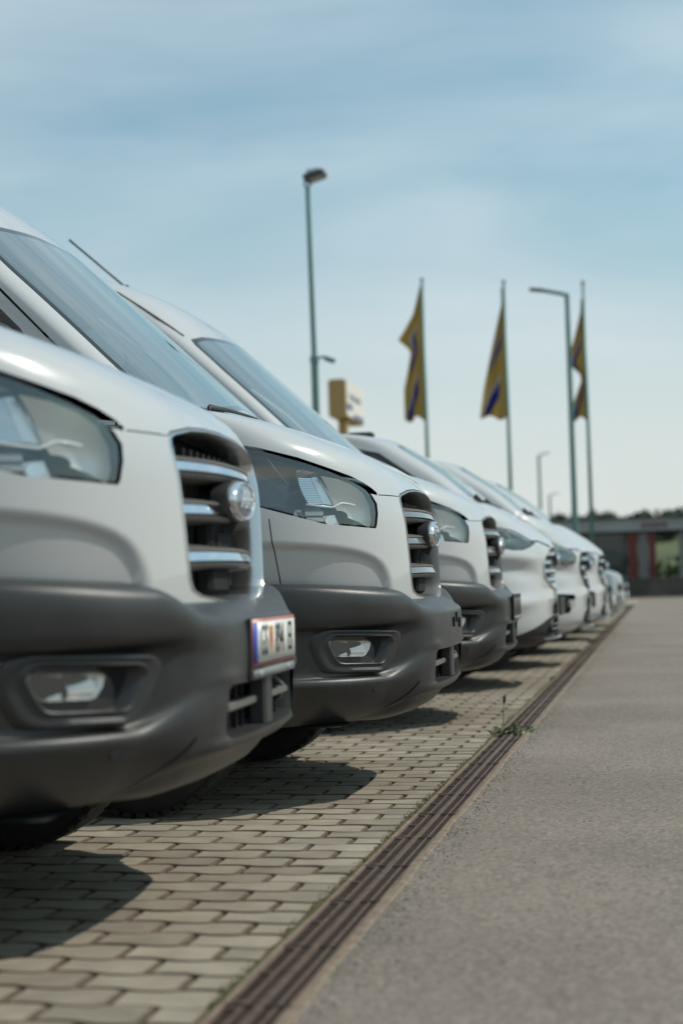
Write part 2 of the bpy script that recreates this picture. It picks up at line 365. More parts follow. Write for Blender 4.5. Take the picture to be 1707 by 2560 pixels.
def lathe(mb, prof, axis_y, cx, cz, m=0, n=36, wob=None):
    rows = []
    for k in range(n):
        a = 2 * math.pi * k / n; rows.append([(cx + r * math.cos(a), axis_y + y, cz + r * math.sin(a)) for (r, y) in prof])
    rows.append(rows[0]); mb.grid(rows, m)
def make_wheel(parent, cx, cy, rad=.352, w=.235, rim_mat=None):
    root = empty("wheel", (cx, cy, rad), parent)
    t = MB(); h = w / 2
    lathe(t, [(rad * .60, -h * .86), (rad * .72, -h), (rad * .90, -h * .98), (rad * .965, -h * .86), (rad * .985, -h * .70), (rad, -h * .66), (rad, -h * .30), (rad * .975, -h * .28), (rad * .975, -h * .20), (rad, -h * .18), (rad, h * .18), (rad * .975, h * .20), (rad * .975, h * .28), (rad, h * .30), (rad, h * .66), (rad * .985, h * .70), (rad * .965, h * .86), (rad * .90, h * .98), (rad * .72, h), (rad * .60, h * .86)], 0, 0, 0, n=48)
    for k in range(44):                                   # shoulder tread blocks
        a = 2 * math.pi * k / 44
        for s in (-1, 1):
            t.box((math.cos(a) * rad * .972, s * h * .80, math.sin(a) * rad * .972), (.016, h * .30, .030), 0, Matrix.Rotation(-a, 3, 'Y'))
    t.build("tyre", RUBBER, root, angle=35)
    r = MB(); s = -1 if cy < 0 else 1
    lathe(r, [(rad * .62, -h * .85), (rad * .62, h * .85)], 0, 0, 0, n=36)
    lathe(r, [(rad * .64, s * h * .86), (rad * .58, s * h * .80), (rad * .54, s * h * .35), (rad * .40, s * h * .30), (rad * .22, s * h * .62), (rad * .20, s * h * .75), (.001, s * h * .78)], 0, 0, 0, n=36)
    for k in range(5):
        a = 2 * math.pi * k / 5; r.box((math.cos(a) * rad * .31, s * h * .60, math.sin(a) * rad * .31), (.03, .03, .03), 0, Matrix.Rotation(-a, 3, 'Y'), .006)
    r.build("rim", STEEL, root, angle=40)
    return root
def make_seat(parent, x, y, z):
    root = empty("seat", (x, y, z), parent); b = MB()
    b.box((.0, 0, .06), (.46, .46, .14), 0, bev=.04); b.box((-.27, 0, .42), (.13, .44, .66), 0, Matrix.Rotation(R(-12), 3, 'Y'), .05)
    b.build("cushion", SEATM, root, angle=50)
    h = MB(); h.box((-.37, 0, .86), (.09, .26, .18), 0, Matrix.Rotation(R(-8), 3, 'Y'), .035); h.tube([(-.35, -.07, .72), (-.36, -.07, .80)], .008); h.tube([(-.35, .07, .72), (-.36, .07, .80)], .008)
    h.build("headrest", SEATM, root, angle=50)
def make_mirror(parent, x, y, z, paint=BLACK):
    root = empty("wing_mirror", (x, y, z), parent); s = 1 if y > 0 else -1
    b = MB(); b.box((0, s * .17, 0), (.12, .20, .34), 0, bev=.045); b.tube([(-.02, 0, -.08), (0, s * .10, -.06)], .03); b.build("mirror_housing", paint, root, angle=50)
    g = MB(); g.poly([(-.062, s * .09, -.14), (-.062, s * .25, -.14), (-.062, s * .25, .14), (-.062, s * .09, .14)]); g.build("mirror_glass", CHROME, root)

def make_grille(root, outline, xfun, bars, bar_span, strip, frame_m, slat_u, zlo, zhi, bow=.05, recess=None):
    """outline: half outline (u>=0, from bottom centre round to top centre)"""
    full = [(u, z) for u, z in outline] + [(-u, z) for u, z in outline[::-1]]
    full = resample(full, 120); c = (0, .5 * (zlo + zhi)); rec = recess or (lambda z: 0.0)
    def ring(k, dx): return [(xfun(u) + rec(z) + dx, -u, z) for u, z in [(c[0] + (p[0] - c[0]) * k[0], c[1] + (p[1] - c[1]) * k[1]) for p in full]]
    f = MB(); f.grid([ring((1.012, 1.012), -.03), ring((1.008, 1.008), .004), ring((1.000, 1.000), .009), ring((.975, .980), .009), ring((.960, .968), .001), ring((.945, .955), -.03), ring((.93, .945), -.10)], 0, True)
    g = f.build("grille", frame_m, root, angle=40)
    bk = MB(); bk.poly([(xfun(0) - .17, -u * .97, z) for u, z in full], 0); bk.build("backing", SHELL, g)
    for z0, uw in zip(bars, bar_span):
        b = MB(); prof = [(-.085, .036, 0), (-.012, .024, 0), (-.003, .020, 0), (-.003, .0150, 0), (-.013, .0145, 0), (-.013, .0125, 0), (-.005, .0125, 1), (.001, .002, 1), (.006, -.0095, 1), (-.013, -.010, 0), (-.013, -.0125, 0), (-.002, -.013, 0), (.002, -.017, 0), (-.006, -.026, 0), (-.085, -.036, 0)]
        us = np.linspace(-uw, uw, 25); rows = []
        for u in us:
            d = bow * (1 - (u / uw) ** 2) ** .8 if abs(u) < uw else 0
            pin = 1 - .35 * ss(.75, 1, abs(u) / uw)
            rows.append([(xfun(u) - .035 + d + px, -u, z0 + .004 * (1 - (u / uw) ** 2) + pz) for px, pz, _ in prof])
        for a, c2 in zip(rows[:-1], rows[1:]):
            for j in range(len(prof) - 1): b.poly([a[j], a[j + 1], c2[j + 1], c2[j]], 1 if prof[j][2] or prof[j + 1][2] and False else 0)
        b.build("grille_bar", [BARG, strip], g, angle=30)
    if slat_u:
        sm = MB(); sm.box((0, 0, 0), (.075, .007, zhi - zlo - .09)); s0 = sm.build("slat", PLAST, g, smooth=False)
        s0.location = (xfun(slat_u[0]) - .115, -slat_u[0], c[1])
        for u in slat_u[1:]: inst("slat", s0, g, (xfun(u) - .115, -u, c[1]))
    return g
def make_badge(root, x, z, ru=.118, rz=.050, body_len=.13):
    e = MB(); n = 32; el = lambda k, dx: [(x + dx, ru * k * math.cos(2 * math.pi * j / n), z + rz * k * math.sin(2 * math.pi * j / n)) for j in range(n)]
    e.grid([el(.72, -body_len), el(.80, -.075), el(1.10, -.060), el(1.12, -.016), el(1.06, -.012)], 0, True)
    b = e.build("badge", PLAST, root, angle=35)
    w = MB(); w.grid([[(x - .055, -.02, z - rz * .8), (x - .018, -.012, z - rz * 1.05), (x - .018, .012, z - rz * 1.05), (x - .055, .02, z - rz * .8)], [(x - .07, -.02, z - rz * 1.2), (x - .035, -.006, z - rz * 1.75), (x - .035, .006, z - rz * 1.75), (x - .07, .02, z - rz * 1.2)]], 0)
    w.build("badge_neck", BLACK, b, angle=30)
    r = MB(); r.grid([el(1.05, -.014), el(1.04, -.002), el(.98, .004), el(.90, .003), el(.87, -.001)], 0, True); r.build("badge_rim", CHROME, b)
    f = MB(); f.grid([el(.88, -.001), el(.70, .003), el(.40, .0055), el(.05, .0065)], 0, True); f.poly(el(.05, .0065)); f.build("badge_face", BLUEE, b)
    tx = text_mesh("Ford", .066, .003, shear=.30, sx=.85)
    if tx:
        o = bpy.data.objects.new("badge_script", tx); tx.materials.append(CHROME); link(o, b)
        o.matrix_local = Matrix.Translation((x + .0060, 0, z)) @ Matrix(((0, 0, 1, 0), (1.25, 0, 0, 0), (0, 1, 0, 0), (0, 0, 0, 1)))
    return b
def text_mesh(s, size, depth, shear=0, sx=1.0, spacing=1.0):
    c = bpy.data.curves.new("lettering", 'FONT'); c.body = s; c.size = size; c.extrude = depth / 2; c.align_x = 'CENTER'; c.align_y = 'CENTER'; c.shear = shear; c.resolution_u = 3; c.space_character = spacing
    o = bpy.data.objects.new("lettering", c); COL.objects.link(o)
    dg = bpy.context.evaluated_depsgraph_get(); me = bpy.data.meshes.new_from_object(o.evaluated_get(dg)); bpy.data.objects.remove(o); bpy.data.curves.remove(c)
    if sx != 1.0:
        for v in me.vertices: v.co.x *= sx
    return me

# ---- high-roof van -------------------------------------------------------------------------------------------------------
HL = [(.218, 1.077), (.2205, 1.037), (.226, 1.016), (.238, 1.006), (.26, 1.010), (.28, 1.016), (.355, 1.034), (.432, 1.049), (.511, 1.057), (.60, 1.075), (.70, 1.13), (.755, 1.30), (.755, 1.333), (.70, 1.330),
      (.593, 1.310), (.525, 1.289), (.459, 1.269), (.408, 1.251), (.358, 1.231), (.309, 1.206), (.274, 1.184), (.254, 1.168), (.236, 1.142), (.222, 1.114)]
HOODC = [(.223, 1.1555), (.237, 1.1705), (.262, 1.191), (.298, 1.213), (.358, 1.238), (.459, 1.277), (.593, 1.314), (.75, 1.345), (1.0, 1.385), (1.4, 1.42)]
GRH = [(0, .745), (.18, .750), (.34, .765), (.395, .780), (.412, .81), (.436, 1.00), (.452, 1.12), (.447, 1.145), (.42, 1.158), (.30, 1.178), (.15, 1.188), (0, 1.191)]
FOG_O = [(.892, .609), (.875, .658), (.614, .643), (.588, .623), (.629, .513), (.651, .488), (.856, .498), (.879, .55)]
FOG_I = [(.859, .609), (.849, .632), (.649, .620), (.634, .602), (.661, .534), (.676, .525), (.822, .533), (.838, .56)]
FOG_L = [(.843, .606), (.836, .616), (.716, .606), (.719, .578), (.733, .553), (.822, .557)]
BC = [(.31, -.40), (.293, -.25), (.325, -.14), (.385, -.085), (.393, -.052), (.413, -.032), (.44, -.028), (.50, -.018), (.54, -.016), (.57, -.014), (.60, -.012), (.63, -.011), (.655, -.011), (.68, -.012), (.70, -.014), (.714, -.022), (.722, -.034), (.735, -.060), (.75, -.09), (.768, -.135)]
BO = [(.335, -.42), (.305, -.30), (.304, -.235), (.32, -.20), (.335, -.170), (.38, -.125), (.43, -.095), (.458, -.083), (.474, -.092), (.487, -.122), (.56, -.115), (.648, -.108), (.660, -.080), (.671, -.045), (.69, -.030), (.735, -.022), (.768, -.028), (.788, -.047), (.797, -.075), (.806, -.125)]
def bumper_rows(PC, PO, k0=.44, k1=.64, sub=3, xend=-.66, lip=True, PHI=PHI):
    K = len(PC); idx = np.linspace(0, K - 1, (K - 1) * sub + 1); kk = np.arange(K)
    cz, cx = pchip(kk, [p[0] for p in PC], idx), pchip(kk, [p[1] for p in PC], idx); oz, ox = pchip(kk, [p[0] for p in PO], idx), pchip(kk, [p[1] for p in PO], idx)
    us = np.sin(PHI).clip(0, 1) ** (2 / 2.6); dx = .80 * (1 - np.cos(PHI).clip(0, 1) ** (2 / 2.6)); rows = []
    for i in range(len(idx)):
        k = ss(k0, k1, us); z = cz[i] * (1 - k) + oz[i] * k + (.020 * ss(.6, 1, us) * ss(12, 15, idx[i])); x = cx[i] * (1 - k) + ox[i] * k
        if lip:
            sd = np.hypot(np.maximum(np.abs(us) - .385, 0), np.maximum(np.abs(z - .495) - .05, 0)); x = x + .016 * np.exp(-((sd - .028) / .016) ** 2) * ss(.30, .44, us)
        wk = 1 - .06 * (1 - ss(.30, .46, z)); P = np.stack([x - dx, us * wk, z], -1)
        e = P[-1]; S = [[e[0] + s * (xend - e[0]), e[1], e[2]] for s in (.5, 1.0)] if e[0] > xend else []
        rows.append(np.vstack([P] + ([np.array(S)] if S else [np.array([[e[0] - .02, e[1], e[2]], [e[0] - .04, e[1], e[2]]])])))
    return rows
def quads(rows):
    return [[tuple(a[j]), tuple(a[j + 1]), tuple(c[j + 1]), tuple(c[j])] for a, c in zip(rows[:-1], rows[1:]) for j in range(len(a) - 1)]
def fogx(u, z, off=0): return -.070 - .12 * (u - .62) - .15 * (.62 - z) - drop(u) + off
def make_high_van(strip=BARS, frame=GFRAME, name="white_van"):
    root = empty(name); LV = LV_HIGH; ln = 5.9
    # painted shell, split along the shut lines
    P1, rows1 = shell_polys(LV, 0, 15, 3, ln, crease_high); P2, rows2 = shell_polys(LV, 15, len(LV) - 1, 3, ln)
    R1 = HOODC + [(6.0, 1.42), (6.0, .5), (.223, .5)]; R2 = [(-1, .5), (.223, .5), (.223, 1.1555), (.199, 1.152), (.172, 1.147), (-1, 1.147)]
    up_, low = cut(P1, halfplanes(R1, XZ, .0042)); up_, low2 = cut(up_, halfplanes(R2, XZ, .0042))
    _, low = cut(low, halfplanes([(a, b - .006) for a, b in HOODC] + [(6.0, 1.414), (6.0, .5), (.2160, .5), (.2160, 1.1480)], XZ)); low = low + [p for p in low2]
    low2b = []
    for p in low:
        a, _ = clip(p, lambda q: (1.1475 - q[2]) if -q[0] < .2187 else 1.0); low2b.append(a) if a else None
    low = low2b
    low, _ = cut(low, halfplanes(HL, XZ, .0055)); _, lens = cut([p for p in P1], halfplanes(HL, XZ, -.001))
    grh = GRH + [(-.3, 1.191), (-.3, .745)]
    low, _ = cut(low, halfplanes(grh, UZ)); up_, _ = cut(up_, halfplanes(grh, UZ, .004))
    # fender / front bumper cover seam
    _, l1 = 0, []
    seam = [(.503, .60), (.507, .60), (.555, 1.06), (.551, 1.06)]
    low, _ = cut(low, halfplanes(seam, XZ))
    hood, rest = [], []
    for p in up_:
        a, b = clip(p, lambda q: q[0] + .98)
        if b: rest.append(b)
        if a:
            a, b = clip(a, lambda q: 1.468 - q[2])
            if a: hood.append(a)
            if b: rest.append(b)
    arch = circle((1.05, .30), .43, 24); arch2 = circle((4.35, .30), .43, 24)
    side, srows = [], []
    lo_rows = []
    for z in np.linspace(.28, .70, 5):
        y = 1.0 - .03 * (1 - ss(.28, .6, z)); lo_rows.append(np.array([[-.66 - s * (ln - .66), y, z] for s in np.linspace(0, 1, 30)]))
    side = quads(lo_rows)
    for h in (arch, arch2):
        side, _ = cut(side, halfplanes(h, XZ)); low, _ = cut(low, halfplanes(h, XZ)); rest, _ = cut(rest, halfplanes(h, XZ))
    WS = [(0, 1.488), (.45, 1.484), (.72, 1.474), (.872, 1.455), (.884, 1.47), (.872, 1.65), (.854, 1.85), (.832, 2.05), (.803, 2.205), (.780, 2.245), (.65, 2.276), (.3, 2.305), (-.3, 2.312), (-.3, 1.488)]
    DW = [(1.32, 1.53), (2.15, 1.47), (2.15, 2.10), (1.86, 2.13), (1.76, 2.07), (1.50, 1.81)]
    UZf = lambda p: (p[1], p[2]) if p[0] > -1.15 else (9, 9)
    P2f = P2 + [p for p in rest if max(q[2] for q in p) > 1.44 and max(q[0] for q in p) > -.975]; rest = [p for p in rest if not (max(q[2] for q in p) > 1.44 and max(q[0] for q in p) > -.975)]; P2o, ws = [], []
    frontal = [p for p in P2f if max(q[0] for q in p) > -2.05 and min(q[1] for q in p) < .92 and max(q[2] for q in p) < 2.40]; other = [p for p in P2f if p not in frontal]
    P2o, ws = cut(frontal, halfplanes(WS, UZ)); P2o += other
    _, wsin = cut(ws, halfplanes(WS, UZ, -.022)); band, _ = cut(ws, halfplanes(WS, UZ, -.022))
    sidep = [p for p in P2o + rest if min(q[1] for q in p) > .70]; oth = [p for p in P2o + rest if not min(q[1] for q in p) > .70]
    sidep, dwin = cut(sidep, halfplanes(DW, XZ)); _, dwi = cut(dwin, halfplanes(DW, XZ, -.026)); dband, _ = cut(dwin, halfplanes(DW, XZ, -.026))
    # door shut line
    for seamp in ([(1.118, 1.50), (1.128, 1.50), (1.592, 1.966), (1.582, 1.970)], [(1.582, 1.970), (1.592, 1.966), (1.83, 2.15), (1.82, 2.153)], [(1.08, .75), (1.086, .75), (1.128, 1.50), (1.118, 1.50)], [(2.30, .45), (2.306, .45), (2.306, 2.15), (2.30, 2.15)]):
        sidep, _ = cut(sidep, halfplanes(seamp, XZ)); low, _ = cut(low, halfplanes(seamp, XZ)); side, _ = cut(side, halfplanes(seamp, XZ))
    b = MB(); both(b, low); b.build("front_fender", WHITE, root)
    b = MB(); both(b, hood); b.build("hood", WHITE, root)
    b = MB(); both(b, oth); both(b, sidep); roof_cap(b, rows2[-1]); back_panel(b, rows2); back_panel(b, [r for r in rows1]); b.build("body_shell", WHITE, root)
    b = MB(); both(b, side); b.poly([(-ln, -1, .28), (-ln, 1, .28), (-ln, 1, .70), (-ln, -1, .70)]); b.build("lower_side", WHITE, root)
    SEAM = []
    for x_, z_ in ((-1.80, 2.262), (-1.87, 2.315), (-1.96, 2.38), (-2.06, 2.45), (-2.20, 2.545), (-2.36, 2.63), (-2.65, 2.70), (-3.2, 2.735), (-5.8, 2.74)):
        zz, xf, D, n, w = [float(pchip(np.arange(len(LV)), LV[:, k], np.interp(z_, LV[:, 0], np.arange(len(LV))))) for k in range(5)]; f_ = 1 - np.clip((xf - x_) / D, 0, 1); SEAM.append((x_, w * (1 - f_ ** n) ** (1 / n) + .002, z_))
    # roof seam (drip moulding) behind the windscreen corner
    for s in (-1, 1):
        m = MB(); m.tube([(x, s * u, z) for x, u, z in SEAM], .006, n=6); m.build("roof_moulding", BLACK, root)
    # dark liner added behind the gaps to block light and darken them, floor
    b = MB(); pi, ri = shell_polys(LV, 0, 13.6, 1, ln, None, inset=.05); pi, _ = cut(pi, halfplanes([(.16, .98), (.9, .98), (.9, 1.36), (.55, 1.33), (.16, 1.2)], XZ)); pi, _ = cut(pi, halfplanes(grh, UZ)); both(b, pi)
    for h in (): pass
    b.poly([(-.35, -.80, .30), (-ln, -.9, .30), (-ln, .9, .30), (-.35, .80, .30)]); b.poly([(-.9, -.86, 1.02), (-2.6, -.86, 1.02), (-2.6, .86, 1.02), (-.9, .86, 1.02)])
    b.build("light_block_shell", SHELL, root)
    # windscreen, door glass, cowl
    b = MB(); both(b, wsin); w = b.build("windscreen", SCREEN, root); b = MB(); both(b, band); b.build("windscreen_seal", GLOSSB, w)
    for s in (1, -1):
        b = MB(); both(b, dwi, 0, s); g = b.build("side_window", SIDEG, root); b = MB(); both(b, dband, 0, s); b.build("window_seal", GLOSSB, g)
        m = MB(); m.tube([(-1.62, -s * .925, 1.50), (-1.70, -s * .865, 1.98)], .011, n=6); m.build("quarter_light_bar", BLACK, g)
    c = MB()
    for k in range(26):
        u0 = -.80 + k * 1.6 / 26; c.box((-.775 - drop(u0, .26, 4.5, .935), u0 + .03, 1.474), (.085, .012, .012), 0, Matrix.Rotation(R(25), 3, 'Y'))
    c.build("cowl_grille", BLACK, root)["kind"] = "stuff"
    for y in (-.74, .06):
        wp = MB(); z0 = 1.492; xw = lambda yy: -.795 - drop(yy, .25, 2.8, .93)
        wp.tube([(xw(y) + .03, y, z0 - .03), (xw(y) + .03, y, z0 + .004), (xw(y + .26) + .01, y + .26, z0 + .012), (xw(y + .42), y + .42, z0 + .016)], [.011, .009, .007, .005], n=6)
        wp.tube([(xw(y + t), y + t, z0 + .018) for t in (.06, .2, .34, .48, .62)], .006, n=5); wp.build("wiper", BLACK, root)
    # bumper
    br = bumper_rows(BC, BO); q = quads(br)
    LG = [(-.3, .432), (.355, .428), (.385, .440), (.395, .49), (.388, .545), (.37, .556), (-.3, .560)]
    q, _ = cut(q, halfplanes(LG, UZ))
    q, _ = cut(q, halfplanes([(.497, .445), (.503, .445), (.572, .325), (.565, .325)], UZ))
    b = MB(); both(b, q); bump = b.build("front_bumper", PLAST, root)
    lg = MB(); pts = [(.0, .432), (.355, .428), (.385, .440), (.395, .49), (.388, .545), (.37, .556), (0, .560)]; full = resample([(-u, z) for u, z in pts[::-1]] + pts, 60)
    rr = lambda k, dx: [(-.030 - drop(u * k) + dx, -u * k, .494 + (z - .494) * k) for u, z in full]
    lg.grid([rr(1.01, .0), rr(.985, .004), rr(.96, -.02), rr(.95, -.12)], 0, True); lg.poly(rr(.95, -.12), 1); lgo = lg.build("lower_grille", [PLAST, SHELL], root, angle=40)
    p = MB(); p.box((-.055, .0, .495), (.05, .085, .135), 0, bev=.008); p.build("grille_post", PLAST, lgo, angle=35)
    for s in (-1, 1):
        p = MB(); p.box((-.075, s * .20, .498), (.045, .30, .022), 0, bev=.005); p.build("grille_bar", BARG, lgo, angle=35)
        if s > 0:
            p = MB(); p.tube([(-.075 - drop(.3), .30, .465), (-.05 - drop(.3), .30, .478), (-.045 - drop(.3), .30, .512), (-.065 - drop(.3), .29, .535), (-.10 - drop(.3), .28, .54)], .0075, n=8); p.build("tow_hook", BARG, lgo)
        for u in (.09, .16, .24, .31):
            p = MB(); p.box((-.105, s * u, .495), (.05, .008, .12)); p.build("slat", BLACK, lgo, smooth=False)
    # fog lamps
    oo = resample(round_poly(FOG_O, .02), 48); oi = resample(round_poly(FOG_I, .014), 48); i0 = min(range(48), key=lambda k: (oi[k][0] - oo[0][0]) ** 2 + (oi[k][1] - oo[0][1]) ** 2); oi = oi[i0:] + oi[:i0]
    lerp = lambda t: [(a[0] + (c[0] - a[0]) * t, a[1] + (c[1] - a[1]) * t) for a, c in zip(oo, oi)]
    for s in (1, -1):
        R_ = lambda pts, off: [(fogx(u, z, off), -s * u, z) for u, z in pts]
        f = MB(); f.grid([R_(scale2(oo, 1.02), -.05), R_(oo, .000), R_(lerp(.12), .010), R_(lerp(.30), .012), R_(lerp(.62), .004), R_(lerp(.80), .006), R_(lerp(.92), .012), R_(oi, .008), R_(scale2(oi, .98), -.004), R_(scale2(oi, .95), -.030)], 0, True)
        f.grid([R_(scale2(oi, .95), -.030), R_(scale2(oi, .4), -.032)], 1, True); f.poly(R_(scale2(oi, .4), -.032), 1); fo = f.build("fog_lamp", [PLAST, SHELL], root, angle=38)
        lp = resample(round_poly(FOG_L, .008), 28); r_ = MB(); ctr = (sum(a for a, _ in lp) / 28, sum(c for _, c in lp) / 28)
        r_.grid([R_(scale2(lp, 1.06), -.027), R_(scale2(lp, 1.03), -.006), R_(scale2(lp, .98), -.010), R_(scale2(lp, .95), -.026)], 0, True); r_.poly(R_(scale2(lp, .95), -.026)); r_.build("reflector", FACET, fo, angle=30)
        for kk, (u0, u1) in enumerate(((.72, .775), (.785, .838))):
            e = MB(); zz = np.linspace(.553, .612, 5)
            e.grid([[(fogx(u, z, -.020 + .007 * math.sin((z - .553) / .06 * 6 + kk)), -s * u, z) for u in np.linspace(u0, u1, 6)] for z in np.linspace(.555, .610, 9)]); e.build("facet", FACET, fo, smooth=False)
        l_ = MB(); l_.poly(R_(lp, -.006)); l_.build("fog_lens", LENS, fo)
    # headlamps
    for s in (1, -1):
        hl = MB(); ins = [[(q_[0] - .010, q_[1] - .012, q_[2]) for q_ in p_] for p_ in lens]
        o2 = resample(HL, 60)
        def sp(xm, z, off=0.0):         # point of the painted surface at -x, z (u from the level curves), moved inboard
            bi = np.interp(z, LV[:, 0], np.arange(len(LV))); zz, xf, D, n, w = [float(pchip(np.arange(len(LV)), LV[:, k], bi)) for k in range(5)]
            f = 1 - np.clip((xm + xf) / D, 0, 1); u = w * (1 - f ** n) ** (1 / n); return (-xm - .25 * off, -s * (u - off), z)
        ring = lambda k, off: [sp(a, c, off) for a, c in scale2(o2, k, (.47, 1.16))]
        hl.grid([ring(1.012, .012), ring(.992, .010), ring(.982, .050), ring(.90, .095)], 0, True); h = hl.build("headlamp", NAVY, root, angle=35)
        bk = MB(); bk.grid([ring(.90, .095), ring(.6, .12), ring(.2, .13)], 0, True); bk.poly(ring(.2, .13)); bk.build("housing", NAVY, h)
        l_ = MB(); both(l_, lens, 0, s); l_.build("lens", LENS, h)
        trans = lambda pts, off: [sp(a, c, off) for a, c in pts]
        # main reflector: ribbed bowl, smooth outer plate and edge line
        rb = MB(); 
        for k in range(15):
            z1 = 1.210 - k * .0065; z2 = z1 - .0050; xl = .456 - .022 * (k / 14) ** 1.6 * 1.5; xr = .415 - .0034 * k * .86
            rb.poly(trans([(xl, z1), (xr, z1 - .002), (xr - .001, z2 - .002), (xl, z2)], .048)); rb.poly(trans([(xl, z2), (xr - .001, z2 - .002), (xr - .001, z2 - .004), (xl, z2 - .0015)], .062), 1)
        rb.build("ribbed_reflector", [SILVER, NAVY], h, smooth=False)
        pl = MB(); pl.poly(trans([(.415, 1.211), (.395, 1.214), (.342, 1.108), (.375, 1.113)], .047)); pl.build("reflector_plate", SATIN, h, smooth=False)
        bw = MB(); bw.grid([trans([(.460, 1.236), (.43, 1.236), (.40, 1.220)], .050), trans([(.462, 1.20), (.440, 1.215), (.415, 1.212)], .075)]); bw.build("reflector_bowl", SILVER, h)
        fr = MB(); fr.grid([trans([(.385, 1.215), (.335, 1.205), (.292, 1.185), (.258, 1.155), (.238, 1.11), (.231, 1.06), (.236, 1.022)], .014), trans([(.362, 1.165), (.335, 1.165), (.30, 1.155), (.272, 1.135), (.252, 1.10), (.245, 1.06), (.248, 1.034)], .050), trans([(.345, 1.115), (.33, 1.12), (.308, 1.118), (.288, 1.108), (.272, 1.088), (.264, 1.062), (.268, 1.05)], .072), trans([(.33, 1.09), (.322, 1.09), (.312, 1.088), (.302, 1.082), (.298, 1.075), (.296, 1.068), (.298, 1.065)], .080)]); fr.build("inner_reflector", LINER, h)
        ed = MB()
        ed.tube(trans([(.394, 1.214), (.36, 1.150), (.340, 1.106)], .043), .0022, n=5); ed.tube(trans([(.458, 1.238), (.42, 1.232), (.39, 1.222)], .045), .0018, n=5); ed.build("edge_line", CHROME, h)
        dr = MB(); dr.tube(trans([(.43, 1.111), (.39, 1.105), (.347, 1.100), (.336, 1.106), (.320, 1.116), (.30, 1.114), (.279, 1.109)], .038), .0042, n=6); dr.build("light_strip", LED, h)
        dr = MB(); dr.tube(trans([(.568, 1.297), (.53, 1.24), (.489, 1.184)], .03), .0016, n=5); dr.build("edge_line", SATIN, h)
        ic = MB(); ic.grid([trans([(.473, 1.063), (.466, 1.090), (.447, 1.092)], .03), trans([(.462, 1.055), (.450, 1.068), (.432, 1.052)], .05)]); ic.build("indicator_prism", SILVER, h, smooth=False)
        cells = MB()
        for rz_ in range(2):
            for cx_ in range(9):
                x0 = .432 - cx_ * .0065 - rz_ * .004; z0 = 1.086 - rz_ * .022
                cells.poly(trans([(x0, z0), (x0 - .005, z0 - .0008), (x0 - .005, z0 - .016), (x0, z0 - .015)], .045))
        cells.build("indicator_cells", AMBER, h, smooth=False)
        bl = MB(); bl.poly(trans(circle((.352, 1.052), .017, 16), .040)); bl.poly(trans([(.375, 1.068), (.339, 1.073), (.325, 1.032), (.37, 1.030)], .046), 1); bl.build("indicator_bulb", [SILVER, SATIN], h, smooth=False)
    # grille and badge
    xg = lambda u: -.108 - drop(u)
    make_grille(root, GRH, xg, (1.082, .978, .862), (.425, .412, .40), strip, frame, [-.39, -.31, -.23, -.16, -.10, -.04, .02, .08, .14, .20, .27, .34, .40], .75, 1.185, bow=.032, recess=lambda z: float(pchip(LV[:, 0], LV[:, 1], z)) + .108 - .008)
    bd = make_badge(root, -.082, 1.012)
    p = MB(); p.box((-.168, -.03, .87), (.05, .19, .20), 0, bev=.012); p.box((-.150, -.03, .905), (.03, .12, .055), 0, bev=.006); p.build("grille_post", SHELL, root, angle=40)
    # parking sensors
    for y in (-.69, .69, -.30, .30):
        u = abs(y); z = .43 if u > .5 else .625; x = (-.095 if u > .5 else .004) - drop(u); sn = MB(); n_ = Vector((1, math.copysign(1.2 if u > .5 else .15, y), 0)).normalized()
        if u < .5: continue
        sn.tube([Vector((x, y, z)) - n_ * .01, Vector((x, y, z)) + n_ * .004], .0125, n=14); sn.build("parking_sensor", BLACK, root, angle=40)
    # cabin
    b = MB(); b.box((-1.25, 0, 1.36), (.62, 1.60, .20), 0, bev=.07); b.box((-1.22, .42, 1.48), (.26, .42, .08), 0, bev=.03); b.build("dashboard", INTER, root, angle=50)
    b = MB(); b.poly([(-2.65, -.88, 1.0), (-2.65, .88, 1.0), (-2.65, .74, 2.40), (-2.65, -.74, 2.40)]); b.poly([(-1.86, -.68, 2.25), (-2.65, -.72, 2.38), (-2.65, .72, 2.38), (-1.86, .68, 2.25)]); b.build("cabin_lining", INTER, root)
    for y in (-.52, 0.02, .50): make_seat(root, -2.15, y, 1.05)
    st = MB(); st.tube([Vector((-1.60, .50, 1.55)) + Matrix.Rotation(R(-32), 3, 'Y') @ Vector((0, .19 * math.cos(a), .19 * math.sin(a))) for a in np.linspace(0, 2 * math.pi, 25)], .016, n=6); st.tube([(-1.35, .50, 1.42), (-1.60, .50, 1.55)], .03); st.build("steering_wheel", BLACK, root)
    for y in (-.97, .97): make_mirror(root, -1.50, y, 1.62)
    for x in (-1.05, -4.35):
        for y in (-.87, .87): make_wheel(root, x, y)
    return root

